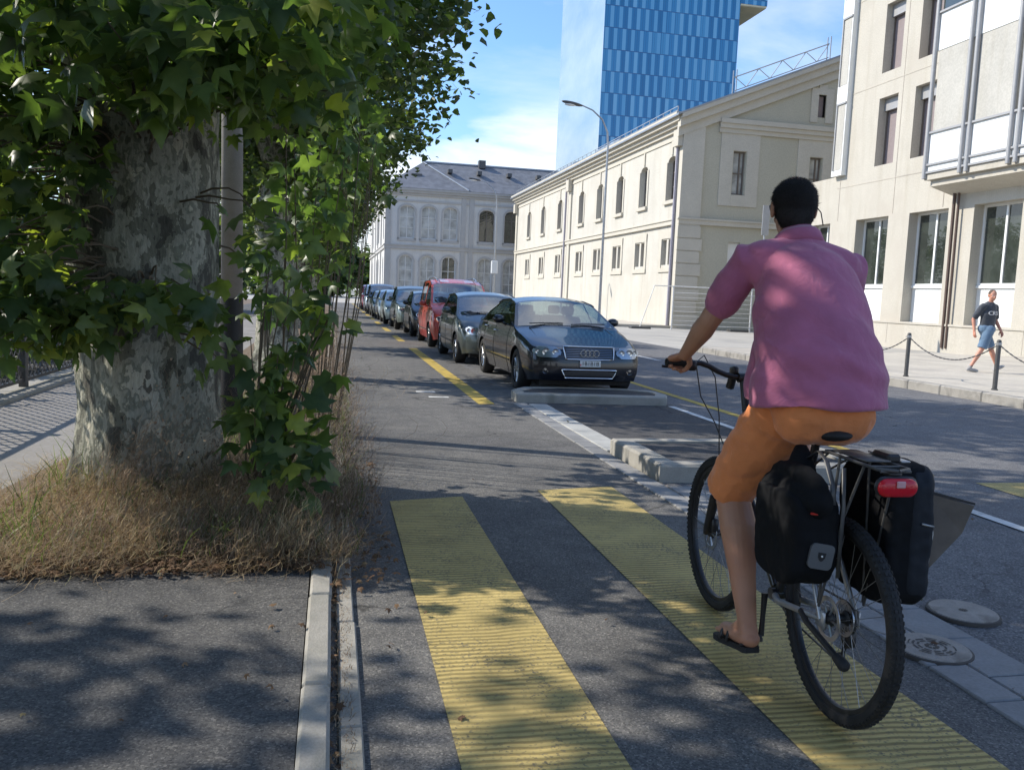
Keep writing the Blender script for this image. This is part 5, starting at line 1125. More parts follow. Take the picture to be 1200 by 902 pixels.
# ------------------------------------------------------------------ bicycle (local: +Y forward, rear contact at the origin)
BX,BY=1.765,2.60; BR=R(-3.0)
bk=thing('bicycle',(BX,BY,.008),'dark trekking bicycle with knobbly tyres, ridden by the man in the plum shirt','bicycle',None,BR)
WR=.362; RH=Vector((0,0,WR)); FH=Vector((0,1.085,WR)); BBp=Vector((0,.445,.295))
spoke=simple('steel_spokes',(.28,.28,.29),.35,metal=.8)
def bwheel(h,front):
    m=MB(); m.lathe([(WR-.046,-.012),(WR-.040,-.021),(WR-.024,-.0255),(WR-.008,-.020),(WR-.001,-.008),(WR-.001,.008),(WR-.008,.020),(WR-.024,.0255),(WR-.040,.021),(WR-.046,.012)],90,h,'x')
    for k in range(96):       # tread knobs
        t=2*PI*k/96
        for xx,dt,w_,h_ in ((-.019,0,.006,.004),(.019,.0,.006,.004),(-.006,.03,.005,.0035),(.006,.03,.005,.0035)):
            tt=t+dt; rr=WR-.010 if abs(xx)>.01 else WR-.002; c=Vector((xx,math.cos(tt)*rr,math.sin(tt)*rr))+h; rad=Vector((0,math.cos(tt),math.sin(tt))); tan=Vector((0,-math.sin(tt),math.cos(tt)))
            X=Vector((1,0,0)) if abs(xx)<.01 else (Vector((1,0,0))*.7-rad*(.7 if xx>0 else -.7)).normalized()
            O=rad if abs(xx)<.01 else (rad*.6+Vector((math.copysign(.8,xx),0,0)))
            vs=[c+X*a*w_+tan*b*.0055+O*cc*h_ for cc in (-.3,1) for b in (-1,1) for a in (-1,1)]; m.add([tuple(v) for v in vs],[(4,5,7,6),(0,1,5,4),(2,6,7,3),(0,4,6,2),(1,3,7,5)])
    wh=m.build('wheel',M['black'],bk,smooth=40,local=True)
    m=MB(); m.lathe([(WR-.044,-.013),(WR-.046,-.0135),(WR-.060,-.011),(WR-.064,0),(WR-.060,.011),(WR-.046,.0135),(WR-.044,.013)],90,h,'x'); m.build('rim',M['blackp'],wh,smooth=40,local=True)
    m=MB()
    for k in range(32):
        t=2*PI*k/32; sd=1 if k%2 else -1; t2=t+(.5 if (k//2)%2 else -.5); a=h+Vector((sd*.030,math.cos(t2)*.026,math.sin(t2)*.026)); b=h+Vector((sd*.003,math.cos(t)*(WR-.06),math.sin(t)*(WR-.06))); m.cyl(a,b,.0012,5)
    m.build('spokes',spoke,wh,local=True)
    m=MB(); m.lathe([(.008,-.055),(.014,-.05),(.028,-.034),(.028,-.028),(.016,-.02),(.016,.02),(.028,.028),(.028,.034),(.014,.05),(.008,.055)],20,h,'x'); m.build('hub',M['blackp'],wh,smooth=40,local=True)
    m=MB(); xo=-.040
    m.lathe([(.062,xo-.001),(.080,xo-.001),(.080,xo+.001),(.062,xo+.001)],36,h,'x',True)
    for k in range(6): t=2*PI*k/6; m.tube([h+Vector((xo,0,0)),h+Vector((xo,math.cos(t)*.064,math.sin(t)*.064))],.004,5)
    m.build('brake_disc',M['silver'],wh,local=True); return wh
bwheel(RH,0); bwheel(FH,1)
frm=carpaint('silver_black_frame',(.03,.032,.035),.3,.3); frs=simple('pale_alloy_frame',(.42,.43,.45),.35,metal=.6)
HT0,HT1=Vector((0,.945,.70)),Vector((0,.895,.86)); ST=Vector((0,.275,.80))
m=MB(); m.tube([HT0,HT1],.023,14); m.tube([lerp(HT0,HT1,.25),BBp+Vector((0,.02,.02))],[.027,.024],14); m.tube([lerp(HT0,HT1,.8),ST],[.022,.018],14); m.tube([BBp,ST+Vector((0,-.01,.03))],.018,12); m.cyl(BBp-Vector((.037,0,0)),BBp+Vector((.037,0,0)),.024,16)
m.build('frame',frm,bk,smooth=50,local=True)
m=MB()
for sd in (1,-1):
    m.tube([BBp+Vector((sd*.03,-.03,0)),BBp+Vector((sd*.055,-.10,.005)),RH+Vector((sd*.068,.03,-.005)),RH+Vector((sd*.066,0,0))],[.014,.013,.011,.010],10)
    m.tube([ST+Vector((sd*.015,0,-.03)),ST+Vector((sd*.05,-.06,-.12)),RH+Vector((sd*.068,.01,.02)),RH+Vector((sd*.068,0,0))],[.011,.011,.009,.009],10)
    m.bbox(sd*.066-.004,sd*.066+.004,-.025,.03,WR-.03,WR+.03,.002)
m.build('rear_stays',frs,bk,smooth=50,local=True)
m=MB(); cr=HT0-Vector((0,-.012,.035))
m.bbox(-.075,.075,cr.y-.022,cr.y+.03,cr.z-.02,cr.z+.022,.012)
for sd in (1,-1):
    m.tube([cr+Vector((sd*.062,0,.02)),lerp(cr,FH,.40)+Vector((sd*.064,0,0))],.0165,12)
    m.tube([lerp(cr,FH,.36)+Vector((sd*.064,0,0)),lerp(cr,FH,.9)+Vector((sd*.064,-.01,0)),FH+Vector((sd*.062,0,0))],[.0225,.020,.014],12)
m.tube([lerp(cr,FH,.45)+Vector((-.064,-.03,0)),lerp(cr,FH,.45)+Vector((0,-.045,.06)),lerp(cr,FH,.45)+Vector((.064,-.03,0))],.010,8)
m.bbox(-.062,-.030,FH.y-.075,FH.y-.035,WR+.02,WR+.085,.006)
m.build('suspension_fork',M['blackp'],bk,smooth=50,local=True)
SB=Vector((0,.925,1.12)); m=MB(); m.tube([HT1,HT1+Vector((0,-.022,.085)),HT1+Vector((0,-.03,.14))],.017,12); m.tube([HT1+Vector((0,-.028,.12)),SB],[.020,.018],10); m.cyl(SB-Vector((.025,0,0)),SB+Vector((.025,0,0)),.022,12); m.build('stem',M['blackp'],bk,smooth=50,local=True)
def bar(f):   # left half of the handlebar, f 0..1
    return Vector((-.365*f,SB.y+.00-.030*f*f+.03*f,SB.z+.06*min(1,f*2)**2*(1 if f>0 else 0)))
L=[bar(f) for f in np.linspace(0,1,10)]; Rr=[Vector((-p.x,p.y,p.z)) for p in L]
m=MB(); m.tube(L[::-1]+Rr[1:],.0125,12); m.build('handlebar',M['blackp'],bk,smooth=50,local=True)
for s_,A in ((-1,L),(1,Rr)):
    m=MB(); m.tube([A[-4],A[-3],A[-2],A[-1]],[.0165,.017,.0165,.018],12); m.build('grip',M['black'],bk,smooth=50,local=True)
    m=MB(); q=A[-4]; m.bbox(q.x-.02,q.x+.02,q.y-.02,q.y+.03,q.z-.035,q.z+.012,.008); m.tube([q+Vector((0,.03,-.015)),q+Vector((s_*.02,.055,-.022)),q+Vector((s_*.07,.058,-.026)),q+Vector((s_*.12,.052,-.022))],[.008,.008,.007,.006],8,flat=.6); m.build('brake_lever',M['blackp'],bk,smooth=50,local=True)
m=MB()
q=L[-4]; m.tube([q+Vector((.02,.03,-.01)),q+Vector((.09,.09,.03)),q+Vector((.15,.09,-.07)),q+Vector((.17,.06,-.25)),Vector((-.06,.99,.72)),Vector((-.07,1.03,.5)),Vector((-.05,1.045,.44))],.0028,6)
m.tube([q+Vector((.02,.03,-.02)),q+Vector((.06,.10,-.02)),q+Vector((.09,.10,-.16)),q+Vector((.16,.08,-.28)),Vector((-.035,.93,.74)),Vector((-.03,.80,.66)),Vector((-.03,.55,.42))],.0028,6)
q=Rr[-4]; m.tube([q+Vector((-.02,.03,-.02)),q+Vector((-.08,.10,.02)),q+Vector((-.18,.08,-.12)),Vector((.03,.90,.76)),Vector((.03,.7,.58))],.0028,6)
m.build('cables',M['blackp'],bk,smooth=True,local=True)
m=MB(); m.bbox(-.05,-.02,SB.y+.0,SB.y+.05,SB.z+.01,SB.z+.05,.008); m.tube([SB+Vector((-.035,.03,.01)),SB+Vector((-.035,.06,-.05))],.02,8); m.build('handlebar_lamp',M['blackp'],bk,smooth=50,local=True)
SP=Vector((0,.245,.985)); m=MB(); m.tube([ST,SP-Vector((0,0,.03))],.0155,12); m.build('seatpost',M['blackp'],bk,smooth=50,local=True)
m=MB(); m.limb([SP+Vector((0,-.10,.012)),SP+Vector((0,-.03,.012)),SP+Vector((0,.06,.006)),SP+Vector((0,.15,-.003))],[.075,.080,.040,.024],16,.36,up=(1,0,0))
for sd in (1,-1): m.tube([SP+Vector((sd*.022,-.09,-.01)),SP+Vector((sd*.022,-.04,-.035)),SP+Vector((sd*.02,.05,-.035)),SP+Vector((0,.13,-.012))],.004,6)
m.build('saddle',M['black'],bk,smooth=50,local=True)
# rack with tail lamp
m=MB(); rz=.945
for sd in (1,-1):
    m.tube([Vector((sd*.05,.16,rz-.02)),Vector((sd*.055,.05,rz)),Vector((sd*.055,-.24,rz)),Vector((0,-.27,rz))],.006,8)
    m.tube([Vector((sd*.055,-.02,rz)),RH+Vector((sd*.085,-.005,.06))],.005,7); m.tube([Vector((sd*.055,-.17,rz)),Vector((sd*.075,-.10,rz-.2)),RH+Vector((sd*.085,-.01,.05))],.005,7); m.tube([Vector((sd*.055,.05,rz)),Vector((sd*.04,.22,rz-.10))],.004,6)
for y_ in (.08,-.05,-.2): m.tube([(-.055,y_,rz),(.055,y_,rz)],.005,6)
m.bbox(-.045,.045,-.16,.05,rz+.006,rz+.012,.002)
m.tube([Vector((-.05,-.25,rz-.005)),Vector((.055,-.25,rz-.005))],.005,6); m.build('luggage_rack',M['metal'],bk,smooth=50,local=True)
red,nt_r,b_r=newmat('red_reflector'); b_r.inputs['Base Color'].default_value=(.55,.008,.02,1); b_r.inputs['Roughness'].default_value=.15; bump(nt_r,b_r,tex(nt_r,scale=260,detail=1),.4,.002)
m=MB(); m.limb([(-.038,-.272,rz-.052),(.038,-.272,rz-.052)],[.030,.030],16,.45,up=(0,0,1)); tl=m.build('tail_lamp',red,bk,smooth=50,local=True)
m=MB(); m.bbox(-.014,.016,-.292,-.284,rz-.050,rz-.028,.003); m.build('lamp_window',simple('lamp_pink',(.62,.35,.36),.2),tl,local=True)
m=MB(); m.limb([(-.042,-.262,rz-.05),(.042,-.262,rz-.05)],[.033,.033],14,.3,up=(0,0,1)); m.bbox(-.02,.02,-.262,-.2,rz-.02,rz-.005,.004); m.build('lamp_housing',M['blackp'],tl,smooth=50,local=True)
# drivetrain
m=MB(); cx=.045
for r_,a in ((.095,.045),(.078,.038)):
    m.lathe([(r_-.012,a-.001),(r_,a-.001),(r_,a+.001),(r_-.012,a+.001)],48,BBp,'x',True)
for k in range(5): t=2*PI*k/5; m.tube([BBp+Vector((.045,0,0)),BBp+Vector((.042,math.cos(t)*.085,math.sin(t)*.085))],.007,6)
m.build('chainring',M['metal'],bk,local=True)
for s_,up_ in ((1,1),(-1,-1)):
    d=Vector((0,.10,.99)).normalized()*up_; a=BBp+Vector((s_*.06,0,0)); b=a+d*.172+Vector((s_*.012,0,0)); m=MB(); m.tube([a,lerp(a,b,.5),b],[.015,.011,.013],10,flat=.6); ca=m.build('crank',M['blackp'],bk,smooth=50,local=True)
    m=MB(); c=b+Vector((s_*.055,0,0)); m.bbox(c.x-.045,c.x+.045,c.y-.042,c.y-.026,c.z-.009,c.z+.009,.003); m.bbox(c.x-.045,c.x+.045,c.y+.026,c.y+.042,c.z-.009,c.z+.009,.003); m.bbox(c.x-.046,c.x-.034,c.y-.04,c.y+.04,c.z-.008,c.z+.008,.003); m.bbox(c.x+.034,c.x+.046,c.y-.04,c.y+.04,c.z-.008,c.z+.008,.003); m.cyl(b,c+Vector((s_*.03,0,0)),.009,10); m.build('pedal',M['metal'],ca,local=True)
m=MB()
for k in range(7): r_=.028+.006*k; m.lathe([(r_-.006,.045-.0042*k),(r_,.045-.0042*k),(r_,.047-.0042*k),(r_-.006,.047-.0042*k)],36,RH,'x',True)
m.build('cassette',M['silver'],bk,local=True)
m=MB(); e=RH+Vector((.04,0,0)); jp=RH+Vector((.045,.01,-.09)); kp=RH+Vector((.045,.035,-.165))
m.bbox(.03,.06,-.03,.03,WR-.10,WR-.04,.006)
for p in (jp,kp): m.lathe([(0,-.004),(.024,-.004),(.024,.004),(0,.004)],20,p,'x')
m.tube([jp,kp],.008,6); m.build('derailleur',M['blackp'],bk,smooth=50,local=True)
m=MB(); ch=[BBp+Vector((.042,0,.092)),e+Vector((0,0,.055))]
loop=[BBp+Vector((.042,0,.093)),RH+Vector((.04,.02,.052)),RH+Vector((.04,-.035,.038)),RH+Vector((.04,-.052,.0)),RH+Vector((.042,-.035,-.04)),jp+Vector((0,.02,.01)),jp+Vector((0,.02,-.01)),kp+Vector((0,-.02,0)),kp+Vector((0,-.01,-.022)),kp+Vector((0,.02,-.02)),BBp+Vector((.042,-.01,-.094)),BBp+Vector((.042,.06,-.07)),BBp+Vector((.042,.094,0)),BBp+Vector((.042,.06,.07)),BBp+Vector((.042,0,.093))]
m.tube(loop,.0045,6); m.build('chain',M['metal'],bk,local=True)
m=MB(); a=RH+Vector((-.085,.06,-.035)); b=a+Vector((-.035,-.30,-.02)); m.tube([RH+Vector((-.07,.13,-.02)),a,lerp(a,b,.5),b],[.013,.011,.011,.011],10); ks=m.build('kickstand',M['blackp'],bk,smooth=50,local=True)
m=MB(); m.limb([lerp(a,b,.88),b+(b-a)*.04],[.017,.021],10); m.build('rubber_foot',M['black'],ks,smooth=True,local=True)
# panniers hang from the rack: things of their own, in bicycle space
Mb=Matrix.Translation(Vector((BX,BY,.008)))@Matrix.Rotation(BR,4,'Z')
fab=simple('black_pannier_fabric',(.006,.0065,.008),.85,spec=.2,var=.1,scale=10,bmp=.25,bscale=25); fab2=simple('blue_black_side_panel',(.010,.013,.019),.7,spec=.3,var=.12,scale=10,bmp=.2,bscale=25)
def pannier(name,label,sx,x0,x1,y0,y1,z0,z1,flapcol):
    base=Mb@Vector(((x0+x1)/2,(y0+y1)/2,z0)); t=thing(name,tuple(base),label,'pannier',None)
    def prof(m,xa,xb,ya,yb,za,zb,rt,rb):
        n=8; pts=[]
        for cx_,cz_,r_,a0 in ((yb-rt,zb-rt,rt,0),(ya+rt,zb-rt,rt,90),(ya+rb,za+rb,rb,180),(yb-rb,za+rb,rb,270)):
            for i in range(n+1): a=R(a0+90*i/n); pts.append((cx_+r_*math.cos(a),cz_+r_*math.sin(a)))
        k=len(pts); b=.022; cy,cz=(ya+yb)/2,(za+zb)/2
        rows=[(xa,.90),(xa+b*.35,.965),(xa+b,1),(xb-b,1),(xb-b*.35,.965),(xb,.90)]; vs=[]
        for xx,s_ in rows:
            for p,q in pts: vs.append(tuple(Mb@Vector((xx,cy+(p-cy)*s_,cz+(q-cz)*(1-(1-s_)*.6)))))
        m.add(vs,[(a*k+i,a*k+(i+1)%k,(a+1)*k+(i+1)%k,(a+1)*k+i) for a in range(5) for i in range(k)]+[tuple(range(k-1,-1,-1)),tuple(5*k+i for i in range(k))])
    return t,prof
t,prof=pannier('pannier','black roll-top pannier with small grey square patch, left side of the rack',-1,-.245,-.085,-.115,.215,.495,.80,None)
m=MB(); prof(m,-.245,-.085,-.115,.215,.495,.82,.05,.11)
def pf(c): return .010*noise.noise(c*9)+.004*noise.noise(c*30)
bd=remesh('bag_body',m,.006,3,fab,t,fold=pf)
m=MB(); m.limb([Mb@Vector((-.165,-.09,.845)),Mb@Vector((-.165,.05,.865)),Mb@Vector((-.165,.19,.845))],[.042,.046,.042],14,.75,up=(0,0,1)); m.limb([Mb@Vector((-.165,-.08,.80)),Mb@Vector((-.165,.18,.80))],[.065,.065],14); m.limb([Mb@Vector((-.13,.10,.86)),Mb@Vector((-.10,.17,.93))],[.05,.03],12); remesh('rolled_top',m,.006,2,fab,t,fold=pf)
m=MB(); m.tube([Mb@Vector((-.125,-.122,.80)),Mb@Vector((-.12,-.10,.86)),Mb@Vector((-.11,-.03,.93)),Mb@Vector((-.10,.04,.95)),Mb@Vector((-.11,.12,.90))],.010,6,flat=.25); m.tube([Mb@Vector((-.088,-.12,.55)),Mb@Vector((-.088,-.121,.80)),Mb@Vector((-.085,-.10,.92))],.008,6,flat=.3)
m.tube([Mb@Vector((-.20,-.124,.79)),Mb@Vector((-.165,-.126,.785))],.005,5); m.build('strap',M['metal'],t,smooth=True)
m=MB(); m.tube([Mb@Vector((-.205,-.126,.772)),Mb@Vector((-.165,-.126,.768))],.004,5); m.build('red_tab',simple('red_tab',(.5,.03,.02),.5),t)
Mx=Mb@Matrix.Translation(Vector((-.155,-.122,.625)))@Matrix.Rotation(R(9),4,'Y')@Matrix.Rotation(R(90),4,'X')
def rsq(m,h,r_,z0,z1,Mx_,k=6):
    pts=[]
    for cx_,cy_,a0 in ((h-r_,h-r_,0),(-h+r_,h-r_,90),(-h+r_,-h+r_,180),(h-r_,-h+r_,270)):
        for i in range(k+1): a=R(a0+90*i/k); pts.append((cx_+r_*math.cos(a),cy_+r_*math.sin(a)))
    n_=len(pts); m.add([tuple(Mx_@Vector((x,y,z))) for z in (z0,z1) for x,y in pts],[tuple(range(n_-1,-1,-1)),tuple(range(n_,2*n_))]+[(i,(i+1)%n_,n_+(i+1)%n_,n_+i) for i in range(n_)])
m=MB(); rsq(m,.043,.017,-.006,.004,Mx); pa=m.build('reflective_patch',simple('grey_patch',(.10,.105,.11),.5),t)
m=MB(); P_=[(-.014,.014),(.014,.014),(.013,-.002),(.006,-.013),(0,-.016),(-.006,-.013),(-.013,-.002)]; m.add([tuple(Mx@Vector((x,y,z))) for z in (.004,.0055) for x,y in P_],[tuple(range(7)),tuple(range(13,6,-1))]+[(i,(i+1)%7,7+(i+1)%7,7+i) for i in range(7)]); e_=m.build('emblem',M['black'],pa)
m=MB(); m.ball(Mx@Vector((0,.002,.0065)),.0035,k=10); m.build('emblem_dot',M['whitep'],pa)
t,prof=pannier('pannier','taller black pannier with brown card flap sticking out, right side of the rack',1,.075,.235,-.13,.20,.44,.93,None)
m=MB(); prof(m,.075,.235,-.13,.20,.44,.93,.09,.06); remesh('bag_body',m,.006,3,fab,t,fold=pf)
m=MB(); prof(m,.150,.244,-.136,.205,.46,.925,.09,.06); remesh('side_panel',m,.006,2,fab2,t,fold=pf)
m=MB(); m.tube([Mb@Vector((.244,-.10,.46)),Mb@Vector((.247,-.12,.70)),Mb@Vector((.245,-.06,.9))],.003,5); m.tube([Mb@Vector((.19,-.14,.74)),Mb@Vector((.235,-.138,.73))],.004,5); m.build('piping',M['galv'],t,smooth=True)
m=MB(); m.bbox(0,.05,0,.10,0,.03,.008,Mb@Matrix.Translation(Vector((.045,-.14,.945)))); m.build('buckle',M['blackp'],t)
m=MB(); m.bbox(0,.035,0,.20,0,.006,.002,Mb@Matrix.Translation(Vector((.10,-.13,.945)))); m.build('reflective_strip',M['galv'],t)
card=simple('brown_card_lining',(.12,.10,.085),.7,var=.2,scale=12,bmp=.3,bscale=14)
m=MB(); A=[(.235,-.10,.835),(.385,-.13,.80),(.36,-.115,.70),(.245,-.10,.56)]; Bq=[(x,y+.012,z) for x,y,z in A]; C_=[(.30,.06,.83)]
m.add([tuple(Mb@Vector(p)) for p in A+Bq],[(0,1,2,3),(7,6,5,4),(0,4,5,1),(1,5,6,2),(2,6,7,3),(3,7,4,0)]); fl=m.build('card_flap',card,t)
m=MB(); A=[(.235,-.10,.837),(.388,-.13,.802),(.33,.06,.80),(.24,.10,.82)]; m.add([tuple(Mb@Vector((x,y,z+d))) for d in (0,.008) for x,y,z in A],[(3,2,1,0),(4,5,6,7),(0,1,5,4),(1,2,6,5),(2,3,7,6),(3,0,4,7)]); m.build('flap_edge',M['blackp'],fl)

# ------------------------------------------------------------------ the cyclist
SK=skinmat('tanned_skin',(.42,.225,.14)); hairm=simple('black_hair',(.012,.009,.008),.75,var=.4,scale=60,bmp=.8,bscale=160)
shirtm=cloth('plum_shirt_cotton',(.42,.135,.23),wr=.3); shortm=cloth('orange_shorts_cotton',(.72,.245,.085),wr=.35)
rd=thing('person',(1.77,2.85,.01),'man seen from behind riding the bicycle in a plum pink shirt and orange shorts','person')
HC=Vector((1.79,3.16,1.845)); HL=Vector((1.70,2.93,1.08)); HRt=Vector((1.88,2.91,1.09))
KL,AL=Vector((1.625,3.20,.70)),Vector((1.62,2.975,.215)); KR,AR=Vector((1.93,3.36,.97)),Vector((1.90,3.03,.55))
ShL,ShR=Vector((1.60,3.14,1.615)),Vector((1.985,3.06,1.60)); 
gl=Mb@lerp(L[-1],L[-3],.45); gr=Mb@lerp(Rr[-1],Rr[-3],.45)
WL=gl+Vector((.012,-.085,.040)); WRt=gr+Vector((-.005,-.085,.045)); EL,ER=Vector((1.515,3.27,1.385)),Vector((2.10,3.27,1.37))
m=MB()
m.limb([Vector((1.79,2.84,1.10)),Vector((1.79,2.90,1.25)),Vector((1.79,2.99,1.42)),Vector((1.79,3.07,1.56))],[.155,.165,.165,.14],24,.72,up=(1,0,0))
m.limb([Vector((1.79,3.06,1.60)),HC-Vector((0,.012,.07))],[.07,.058],16)
for S_,E_,W_ in ((ShL,EL,WL),(ShR,ER,WRt)):
    m.limb([lerp((1.79,3.05,1.55),S_,.6),S_,lerp(S_,E_,.5),E_],[.07,.066,.052,.044],16); m.limb([E_,lerp(E_,W_,.28),lerp(E_,W_,.75),W_],[.043,.047,.033,.027],16)
for H_,K_,A_ in ((HL,KL,AL),(HRt,KR,AR)):
    m.limb([H_,lerp(H_,K_,.4),K_],[.095,.088,.060],18)
    c_=lerp(K_,A_,.30)+Vector((0,-.028,0)); m.limb([K_,c_,lerp(K_,A_,.66)+Vector((0,-.01,0)),A_],[.066,.074,.052,.037],20)
hp,Mh=head(m,HC,(.30,.93,-.10))
for A_,s_ in ((AL,-1),(AR,1)):
    f_=Vector((-.02,.97,-.22 if s_>0 else -.16)).normalized(); h0=A_+Vector((0,-.035,-.055))
    m.limb([A_,A_+Vector((0,-.02,-.03))],[.035,.036],14); m.limb([h0,h0+f_*.08,h0+f_*.15,h0+f_*.20],[.033,.034,.032,.026],16,1.15)
    m.limb([A_+Vector((0,.01,-.015)),h0+f_*.13+Vector((0,0,.008))],[.034,.026],14)
    for k in range(5): o_=(-.030+.014*k)*(-s_); b_=h0+f_*(.20-.006*abs(k-(0 if s_<0 else 4)))+Vector((o_,0,-.006)); m.limb([b_-f_*.02,b_+f_*(.022 if k not in (0,) else .018)],[.011,.010],10)
hand(m,WL,(gl+Vector((0,.02,.012))-WL),(0,.2,-1),1.15,1.02,1); hand(m,WRt,(gr+Vector((0,.02,.012))-WRt),(0,.2,-1),1.15,1.02,-1)
remesh('body',m,.0048,2,SK,rd)
# hair
m=MB(); m.ball(hp(0,-.016,.020),.083,.104,.090,24,Mh); m.ball(hp(0,-.048,-.03),.072,.068,.078,20,Mh)
hr=remesh('hair',m,.004,2,hairm,rd,fold=lambda c: .003*noise.noise(c*22))
def strands(name,parent,c,Mx,rad,n,L,mat,low=-.75,seed=4,drop=(0,-.016,.018)):
    g=np.random.default_rng(seed); d=g.normal(size=(n*2,3)); d/=np.linalg.norm(d,axis=1)[:,None]; d=d[(d[:,2]>low)&~((d[:,1]>.45)&(d[:,2]<.35))][:n]; n=len(d)
    A=np.array(Mx); P=np.array(c)+ (d*np.array(rad)+np.array(drop))@A.T; N=d@A.T
    T=g.normal(size=(n,3))*.7; T[:,2]-=.6; T+=np.array(Mx@Vector((.15,-.3,0))); T-=N*np.sum(T*N,1)[:,None]*.97; T/=np.linalg.norm(T,axis=1)[:,None]; B_=np.cross(T,N); seg=3; V=np.zeros((n,(seg+1)*2,3)); l=g.uniform(.5,1.2,n)*L
    top=np.clip(d[:,2],0,1)
    for i in range(seg+1):
        f=i/seg; q=P+T*(l*f)[:,None]+N*((.002+.013*top)*f*(1-.45*f))[:,None]-N*.003; w_=.0016*(1-.8*f); V[:,2*i]=q-B_*w_; V[:,2*i+1]=q+B_*w_
    F=[(2*i,2*i+1,2*i+3,2*i+2) for i in range(seg)]; fl=np.array([i for f in F for i in f]); k=(seg+1)*2; faces=(fl[None]+np.arange(n)[:,None]*k).ravel()
    V=V-np.array(parent_off(parent)); me=raw_mesh(name,V.reshape(-1,3),faces,np.arange(n*seg)*4,np.full(n*seg,4),mat,np.repeat(g.random(n),k)); o=bpy.data.objects.new(name,me); col.objects.link(o); o.parent=parent
strands('hair_strands',hr,HC,Mh,(.084,.105,.091),9000,.036,hairm)
strands('hair_strands',hr,HC,Mh,(.073,.069,.079),3500,.024,hairm,-.95,5,(0,-.045,-.03))
m=MB()
for q in (-1,1): m.ball(hp(q*.031,.082,.008),.011,k=12)
m.build('eye',M['whitep'],rd,smooth=True)
m=MB()
for q in (-1,1): m.tube([hp(q*.083,-.02,.012),hp(q*.084,.04,.014),hp(q*.07,.098,.010)],.0028,6); m.tube([hp(q*.012+q*.022*(1+math.cos(t)),.104-.01*abs(math.cos(t)),.008+.018*math.sin(t)) for t in np.linspace(0,2*PI,15)],.0022,5)
m.tube([hp(.082,-.02,.008),hp(.092,-.07,-.03),hp(.095,-.10,-.085)],.0022,6)
m.build('glasses',M['blackp'],rd,smooth=True)
# shirt
m=MB()
m.tube([Vector((1.775,2.845,1.085)),Vector((1.775,2.85,1.14)),Vector((1.775,2.865,1.22)),Vector((1.785,2.925,1.34)),Vector((1.79,2.99,1.46)),Vector((1.79,3.035,1.55)),Vector((1.79,3.06,1.61)),Vector((1.79,3.08,1.66)),Vector((1.79,3.09,1.70))],[.256,.258,.246,.226,.217,.196,.166,.122,.075],36,True,.82,up=(1,0,0))
m.tube([Vector((1.69,3.04,1.09)),Vector((1.69,3.05,1.20)),Vector((1.72,3.04,1.34))],[.10,.11,.09],20)
m.limb([ShL+Vector((.05,-.03,.0)),Vector((1.79,3.06,1.635)),ShR+Vector((-.05,-.02,.0))],[.090,.098,.090],18,.9)
m.limb([Vector((1.79,3.07,1.66)),Vector((1.79,3.10,1.71))],[.082,.076],16)
for S_,E_ in ((ShL,EL),(ShR,ER)):
    m.limb([lerp((1.79,3.03,1.52),S_,.65),S_,lerp(S_,E_,.45),lerp(S_,E_,.70)],[.096,.084,.074,.066],20)
def sfold(c):
    v=.0
    v+=.010*math.sin((c.z-1.1)*34+5*noise.noise(c*4)+c.x*9)*max(0,1-abs(c.z-1.20)/.14)
    w_=c.x*.55+c.z*.83; v+=.016*noise.noise(Vector((c.x*2.5,c.y*2.5,w_*8)))*(.4+1.2*max(0,noise.noise(c*3.1+Vector((3,1,0)))+.3))+.0035*noise.noise(Vector((c.x*6,c.y*6,w_*26)))
    d=(c-Vector((1.66,3.03,1.48))).length; v+=.007*math.sin(d*75)*max(0,1-d/.22)
    v+=.006*math.sin((c.x*1.2+c.z)*40)*max(0,1-(c-Vector((1.95,2.9,1.25))).length/.25)
    return v
sh=remesh('shirt',m,.0065,7,shirtm,rd,fold=sfold)
m=MB()      # collar
N=26
for r0_,r1_,z0,z1 in ((.078,.088,1.745,1.690),(.088,.083,1.690,1.694)):
    pass
ctr=Vector((1.79,3.115,1.018)); vs=[]
for rr_,zz,ys_ in ((.070,1.728,0),(.078,1.752,0),(.088,1.742,-.004),(.105,1.700,-.010),(.100,1.695,-.008)):
    for i in range(N+1): a=PI*(1.0-.62*0)+R(-125)+R(250)*i/N-PI/2-PI; ang=R(-125)+R(250)*i/N-PI/2; vs.append((ctr.x+rr_*math.cos(ang),ctr.y+ys_+rr_*.95*math.sin(ang),zz+.018-.035*(1-math.cos(ang+PI/2))*.8))
m.add(vs,[(r_*(N+1)+i,r_*(N+1)+i+1,(r_+1)*(N+1)+i+1,(r_+1)*(N+1)+i) for r_ in range(4) for i in range(N)])
co_=m.build('collar',shirtm,sh,smooth=True); sd_=co_.modifiers.new('s','SOLIDIFY'); sd_.thickness=.004
# shorts
m=MB()
m.limb([Vector((1.69,2.80,1.075)),Vector((1.838,2.785,1.070))],[.118,.116],24,1.0); m.limb([Vector((1.69,2.91,1.11)),Vector((1.87,2.90,1.11))],[.115,.115],20)
m.tube([Vector((1.78,2.85,1.08)),Vector((1.78,2.86,1.16))],[.215,.205],28,True,.72,up=(1,0,0))
for H_,K_ in ((HL,KL),(HRt,KR)):
    e_=lerp(H_,K_,.97); m.limb([H_+Vector((-.02 if H_.x>1.8 else 0,.02,-.03)),lerp(H_,K_,.4),lerp(H_,K_,.8)],[.132,.124,.110],20); m.tube([lerp(H_,K_,.7),e_+(e_-H_).normalized()*.03],[.110,.100],20)
shf=lambda c: .008*noise.noise(Vector((c.x*6,c.y*6,c.z*16)))+.006*math.sin(c.z*70+6*noise.noise(c*5))*max(0,1-abs(c.z-.95)/.12)*(1 if c.x<1.75 else 0)+.004*noise.noise(c*28)
remesh('shorts',m,.0065,2,shortm,rd,fold=shf)
